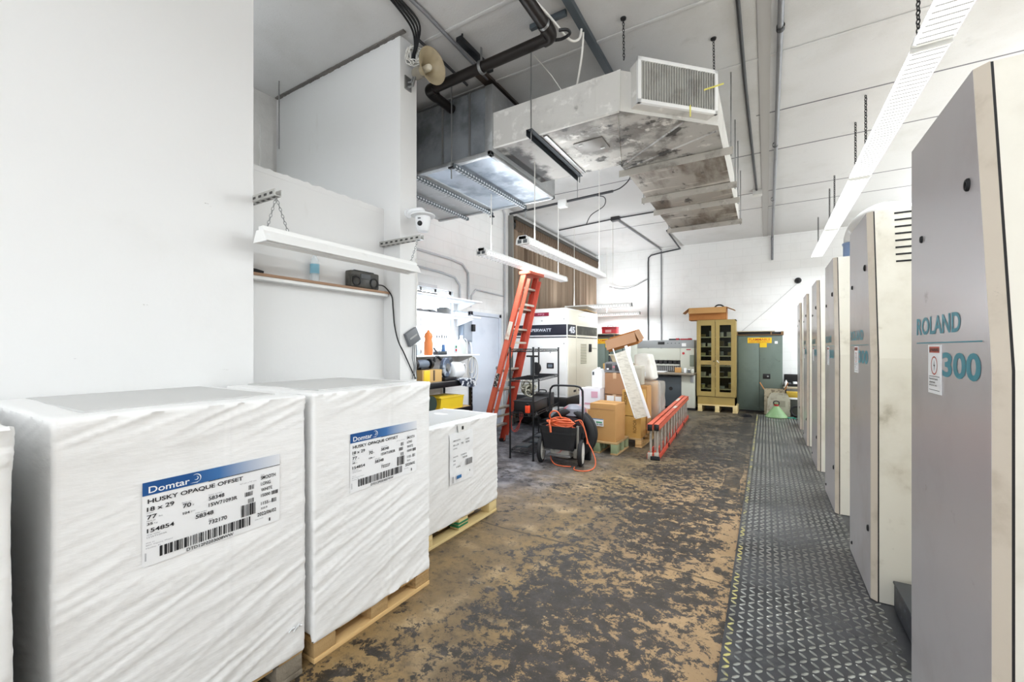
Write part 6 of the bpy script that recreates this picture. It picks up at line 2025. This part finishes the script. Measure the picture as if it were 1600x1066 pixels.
for k, (a, b) in enumerate(((x0 + .008, xm - .004), (xm + .004, x1 - .008))):
    mb = MB()
    zz0, zz1 = .36, z1 - .02
    fr = .085
    zmid = 1.155
    yy = (y0 - .022 - .012 * k, y0 - .002 - .012 * k)
    for q in ((a, a + fr, zz0, zz1), (b - fr, b, zz0, zz1), (a + fr, b - fr, zz0, zz0 + .11), (a + fr, b - fr, zz1 - .11, zz1), (a + fr, b - fr, zmid - .05, zmid + .05)):
        mb.box(q[0], q[1], yy[0], yy[1], q[2], q[3])
    dd = off(mb, t).build('door', TAN, t, smooth=0)
    for q in ((zz0 + .11, zmid - .05), (zmid + .05, zz1 - .11)):
        off(MB().box(a + fr, b - fr, yy[0] + .008, yy[0] + .012, *q), t).build('glass_pane', GLASS, dd, smooth=0)
    if k:
        mb = MB().cyl((a + .04, yy[0], 1.19), (a + .04, yy[0] - .03, 1.19), .015, n=12).tube([(a + .03, yy[0] - .03, 1.215), (a + .075, yy[0] - .035, 1.155)], .010, 8)
        off(mb, t).build('handle', M('pale_handle', '#d8d4c5', .3, .5), dd)
    else:
        off(MB().lathe([(.014, 0), (.010, .006), (.001, .007)], 12, m=xf((b - .03, yy[0], 1.19), rx=R(90))), t).build('lock', BLACK, dd)
rnd = random.Random(9)
pal = [('#a89c62', 'pale yellow'), ('#8d8b80', 'pale grey'), ('#b3aa92', 'cream'), ('#5d4c28', 'brown'), ('#7f6b38', 'ochre'), ('#c9c2ac', 'off-white')]
lev = ['lowest', 'second', 'third', 'fourth', 'fifth', 'top']
for li, z in enumerate(zs):
    for side, (a, b) in enumerate(((x0 + .06, xm - .05), (xm + .06, x1 - .06))):
        n = 2
        for q in range(n):
            h = rnd.uniform(.05, .13)
            w = rnd.uniform(.045, .075)
            ci = pal[(li * 2 + side + q * 3) % 6]
            x = a + .06 + (b - a - .12) * (q + .5 * 0) / max(1, n - 1)
            lab = '%s item at the %s end of the %s shelf behind the %s glass door' % (ci[1], ('left', 'right')[q], lev[li], ('left', 'right')[side])
            tt = thing('shelf_item', lab, 'box', (x, y0 + .16, z + .019), group='small items in the glazed cabinet')
            mm_ = M('item_' + ci[1].replace(' ', '_'), ci[0], .6)
            if (li + q + side) % 2:
                MB().box(-w, w, -.06, .06, 0, h, .004).build('box', mm_, tt)
                MB().box(-w - .002, w + .002, -.062, .062, h, h + .012, .002).build('lid', mm_, tt)
            else:
                MB().lathe([(.001, 0), (w * .8, 0), (w * .8, h), (.001, h)], 14).build('tin', mm_, tt)
                MB().lathe([(.001, h), (w * .85, h), (w * .85, h + .014), (.001, h + .014)], 14).build('lid', GREYM, tt)
# carton on the cabinet
m = Matrix.Translation((-1.20, 11.22, 2.167))
oc = open_carton('open_carton', 'open brown carton with spread flaps on top of the tan cabinet', m, .405, .20, .30, CARDO, CARD, (50, None, 40, 25))
off(MB().tube(smoothpath([(-1.10, 11.25, 2.42), (-1.02, 11.25, 2.52), (-.92, 11.25, 2.525), (-.84, 11.26, 2.46)], 5), .018, 8), oc).build('dark_strap', BLACK, oc)


# ------------------------------------------------------------------ green flammable-storage cabinets
def flam(label, x0, x1, y0, y1, ztop, tray_label):
    t = thing('storage_cabinet', label, 'cabinet', ((x0 + x1) / 2, (y0 + y1) / 2, 0), group='green flammables cabinets')
    off(MB().box(x0, x1, y0, y1, .03, ztop, .008), t).build('body', GREENC, t)
    off(MB().box(x0 + .03, x1 - .03, y0 + .03, y1 - .03, 0, .03), t).build('plinth', BLACK, t, smooth=0)
    xm = x0 + (x1 - x0) * .50
    for k, (a, b) in enumerate(((x0 + .025, xm - .003), (xm + .003, x1 - .025))):
        d = off(MB().box(a, b, y0 - .018, y0 + .001, .07, ztop - .03, .004), t).build('door', GREENC, t)
        if k:
            h = off(MB().box(a + .07, a + .22, y0 - .024, y0 - .015, .78, .90, .005), t).build('handle_plate', BLACK, d)
            off(MB().lathe([(.02, 0), (.016, .012), (.001, .013)], 12, m=xf((a + .17, y0 - .022, .84), rx=R(90))), t).build('lock', GREYM, d)
            off(MB().box(b - .13, b - .07, y0 - .020, y0 - .017, 1.60, 1.66), t).build('sticker', LABELP, d, smooth=0)
    mb = MB().box(x0 + (x1 - x0) * .24, x0 + (x1 - x0) * .77, y0 - .022, y0 - .0185, 1.615, 1.745).box(x0 + (x1 - x0) * .51, x0 + (x1 - x0) * .665, y0 - .022, y0 - .0185, 1.515, 1.62)
    sg = off(mb, t).build('warning_sign', SIGNY, t, smooth=0)
    sg['label'] = 'yellow sign reading FLAMMABLE'
    m = frame((x0 + (x1 - x0) * .24, y0 - .0228, 1.615), (1, 0, 0), (0, 0, 1))
    W = (x1 - x0) * .53
    mb = MB().text('FLAMMABLE', m, W * .06, .058, W * .88, .055, .012).text('KEEP FIRE AWAY', m, W * .08, .012, W * .84, .032, .008)
    off(mb, t).build('printing', SIGNR, sg, smooth=0)
    tr = thing('wooden_tray', tray_label, 'tray', ((x0 + x1) / 2, (y0 + y1) / 2, ztop + .002), group='trays on the green cabinets')
    off(MB().box(x0 - .03, x1 + .02, y0 - .03, y1 - .05, ztop + .002, ztop + .018), tr).build('base', M('tray_brown', '#7d5f3d', .6), tr, smooth=0)
    for a in ((x0 - .03, x0 + .02), (x1 - .03, x1 + .02), (x1 - .24, x1 - .21)):
        off(MB().box(a[0], a[1], y0 - .03, y1 - .05, ztop + .018, ztop + .085), tr).build('divider', M('tray_brown', '#7d5f3d', .6), tr, smooth=0)
    off(MB().box(x0 + .02, x1 - .03, y0 + .02, y1 - .06, ztop + .018, ztop + .078, .004), tr).build('black_panel', BLACK, tr)
    off(MB().box(x0 - .03, x1 - .15, y0 - .035, y1 - .05, ztop + .085, ztop + .105, .003), tr).build('pale_board', M('tray_board', '#c6bda9', .6), tr)
    return t


flam('green cabinet with a yellow FLAMMABLE sign, right of the tan glass-door cabinet', -.60, .325, 11.52, 12.02, 1.80, 'brown tray with black panels on the right-hand green cabinet')
flam('green cabinet half hidden behind the generator in the back corner', -4.15, -3.20, 10.95, 11.45, 1.78, 'brown tray with black panels on the half hidden green cabinet')
t = thing('red_toolbox', 'red box on top of the half hidden green cabinet', 'box', (-3.60, 11.15, 1.888))
MB().box(-.20, .20, -.12, .12, 0, .16, .01).build('box', RED, t)
MB().box(-.205, .205, -.125, .125, .12, .185, .008).build('lid', M('deep_red', '#a01f28', .4), t)
MB().tube(smoothpath([(-.07, 0, .185), (-.06, 0, .215), (.06, 0, .215), (.07, 0, .185)], 4), .008, 7).build('handle', BLACK, t)
MB().box(-.10, .06, -.128, -.122, .03, .10).build('sticker', M('pinkish_sticker', '#d79a9a', .5), t, smooth=0)
t = thing('chair_frame', 'dark folded chair leaning by the half hidden green cabinet', 'chair', (-3.30, 10.55, 0))
MB().prism([(-.20, 0), (.16, .02), (.16, .04), (-.2, .02)], .45, .48, 'z').build('seat', BLACK, t)
for x in (-.19, .17):
    MB().tube([(x, .10, 0), (x, .16, 1.42)], .013, 8).build('leg', BLACKM, t)
    MB().tube([(x, -.02, 0), (x, .14, .9)], .013, 8).build('leg', BLACKM, t)
MB().tube(smoothpath([(-.19, .16, 1.40), (-.15, .17, 1.5), (.13, .17, 1.5), (.17, .16, 1.40)], 4), .013, 8).build('top_rail', BLACKM, t)
MB().box(-.18, .16, .135, .155, .95, 1.30, .008).build('backrest', STEELD, t)

# ------------------------------------------------------------------ clutter at the end of the tread plate
t = thing('low_table', 'low black bench with a pale top at the back wall, beside the last press unit', 'bench', (.66, 11.75, 0))
off(MB().box(.34, 1.05, 11.42, 12.04, .58, .62, .004), t).build('top', M('bench_pale', '#b5ac98', .6), t)
for x in (.36, 1.0):
    for y in (11.45, 11.98):
        off(MB().box(x, x + .035, y, y + .035, 0, .58, .003), t).build('leg', BLACKM, t)
off(MB().box(.36, 1.03, 11.45, 12.0, .22, .24, .003), t).build('lower_shelf', BLACKM, t)
t = thing('black_crate', 'black open crate of pale parts on the low bench by the back wall', 'crate', (.60, 11.75, .622))
mb = MB().box(-.24, .30, -.20, .20, 0, .012).box(-.24, .30, -.20, -.185, 0, .06).box(-.24, .30, .185, .20, 0, .26).box(-.24, -.225, -.2, .2, 0, .26).box(.285, .30, -.2, .2, 0, .26).box(-.24, .30, -.2, -.185, .22, .26)
mb.build('crate', BLACK, t, smooth=0)
for k in range(4):
    MB().box(-.18 + .11 * k, -.10 + .11 * k, -.15, .05, .012, .07 + .03 * (k % 3), .006).build('contents', (GREYP, WHITEP, M('pale_tan', '#b9ad92', .6), GREYP)[k], t)
t = thing('white_bottle', 'small white bottle in front of the black crate on the low bench', 'bottle', (.39, 11.47, .622))
MB().lathe([(.001, 0), (.028, 0), (.03, .10), (.015, .13), (.001, .13)], 14).build('bottle', WHITEP, t)
MB().cyl((0, 0, .13), (0, 0, .15), .014, n=10).build('cap', WHITEM, t)
m = Matrix.Translation((.16, 11.22, .012))
oc = open_carton('open_carton', 'speckled open carton on the floor at the end of the tread plate', m, .20, .17, .56, M('speckled_carton', '#b3a88f', .8, layers=[('#6d6251', 14, .52, .62, .8)]), CARDO, (None, 85, -60, -70))
t = thing('scrap_panel', 'grey stained board with cut corners propped against the speckled carton', 'board', (.24, 10.93, .016))
m = xf((0, 0, 0), rx=R(-9))
MB().prism([(-.23, 0), (.21, 0), (.21, .36), (.15, .50), (-.14, .50), (-.21, .36)], 0, .02, 'y', m=m).build('board', M('stained_board', '#a9a493', .7, layers=[('#7b7362', 7, .5, .68, .8), ('#5c3a2e', 12, .66, .74, .8)]), t, smooth=0)
MB().box(-.10, .12, -.006, 0, .20, .33, m=m).build('faint_print', M('faint_print', '#8c8878', .7), t, smooth=0)
t = thing('floor_funnel', 'pale green cone funnel with a red neck at the end of the tread plate', 'funnel', (.19, 10.72, .016))
MB().lathe([(.205, 0), (.21, .012), (.055, .225), (.035, .24), (.035, .30), (.001, .30)], 28).build('cone', GREENF, t)
MB().lathe([(.040, .235), (.042, .275), (.03, .28)], 20).build('collar', RED, t)
MB().tube(smoothpath([(-.04, 0, .26), (-.05, 0, .32), (.0, 0, .345), (.05, 0, .32), (.04, 0, .26)], 4), .010, 8).build('handle', BLACK, t)
t = thing('yellow_box', 'yellow box with a white lid between the stained board and the last press unit', 'box', (.46, 11.2, .24))
t.location.z = .013
MB().box(-.07, .20, -.10, .12, 0, .36, .004).build('base', M('dark_olive_box', '#3d3f38', .6), t)
MB().box(-.08, .21, -.11, .13, .36, .40, .004).build('white_lid', LABELP, t)
MB().box(-.075, .205, -.105, .125, .40, .52, .004).build('yellow_part', M('dull_yellow', '#b89a34', .6), t)
t = thing('black_hose_coil', 'black ring of hose on the plate between the green funnel and the last press unit', 'hose', (.56, 10.90, .035))
MB().tube([(.10 * math.cos(a), .03 * math.sin(a) * .6, .11 + .10 * math.sin(a)) for a in [2 * PI * q / 24 for q in range(24)]], .022, 8, closed=True).build('ring', RUB, t)
MB().box(-.05, .05, -.03, .03, -.022, .02, .005).build('stand', BLACK, t)
solo('green_hose', MB().tube(smoothpath([(.36, 10.72, .024), (.42, 10.66, .024), (.50, 10.70, .024), (.53, 10.62, .024)], 6), .012, 8), M('teal_hose', '#2f9a86', .4), 'short teal hose on the plate beside the green funnel', 'hose')
solo('rubber_wedge', MB().prism([(-.09, 0), (.09, 0), (.07, .05), (-.05, .06)], -.05, .05, 'y'), RUB, 'small black rubber wedge on the floor at the far edge of the tread plate', 'wedge', (-.36, 10.55, 0), R(20))
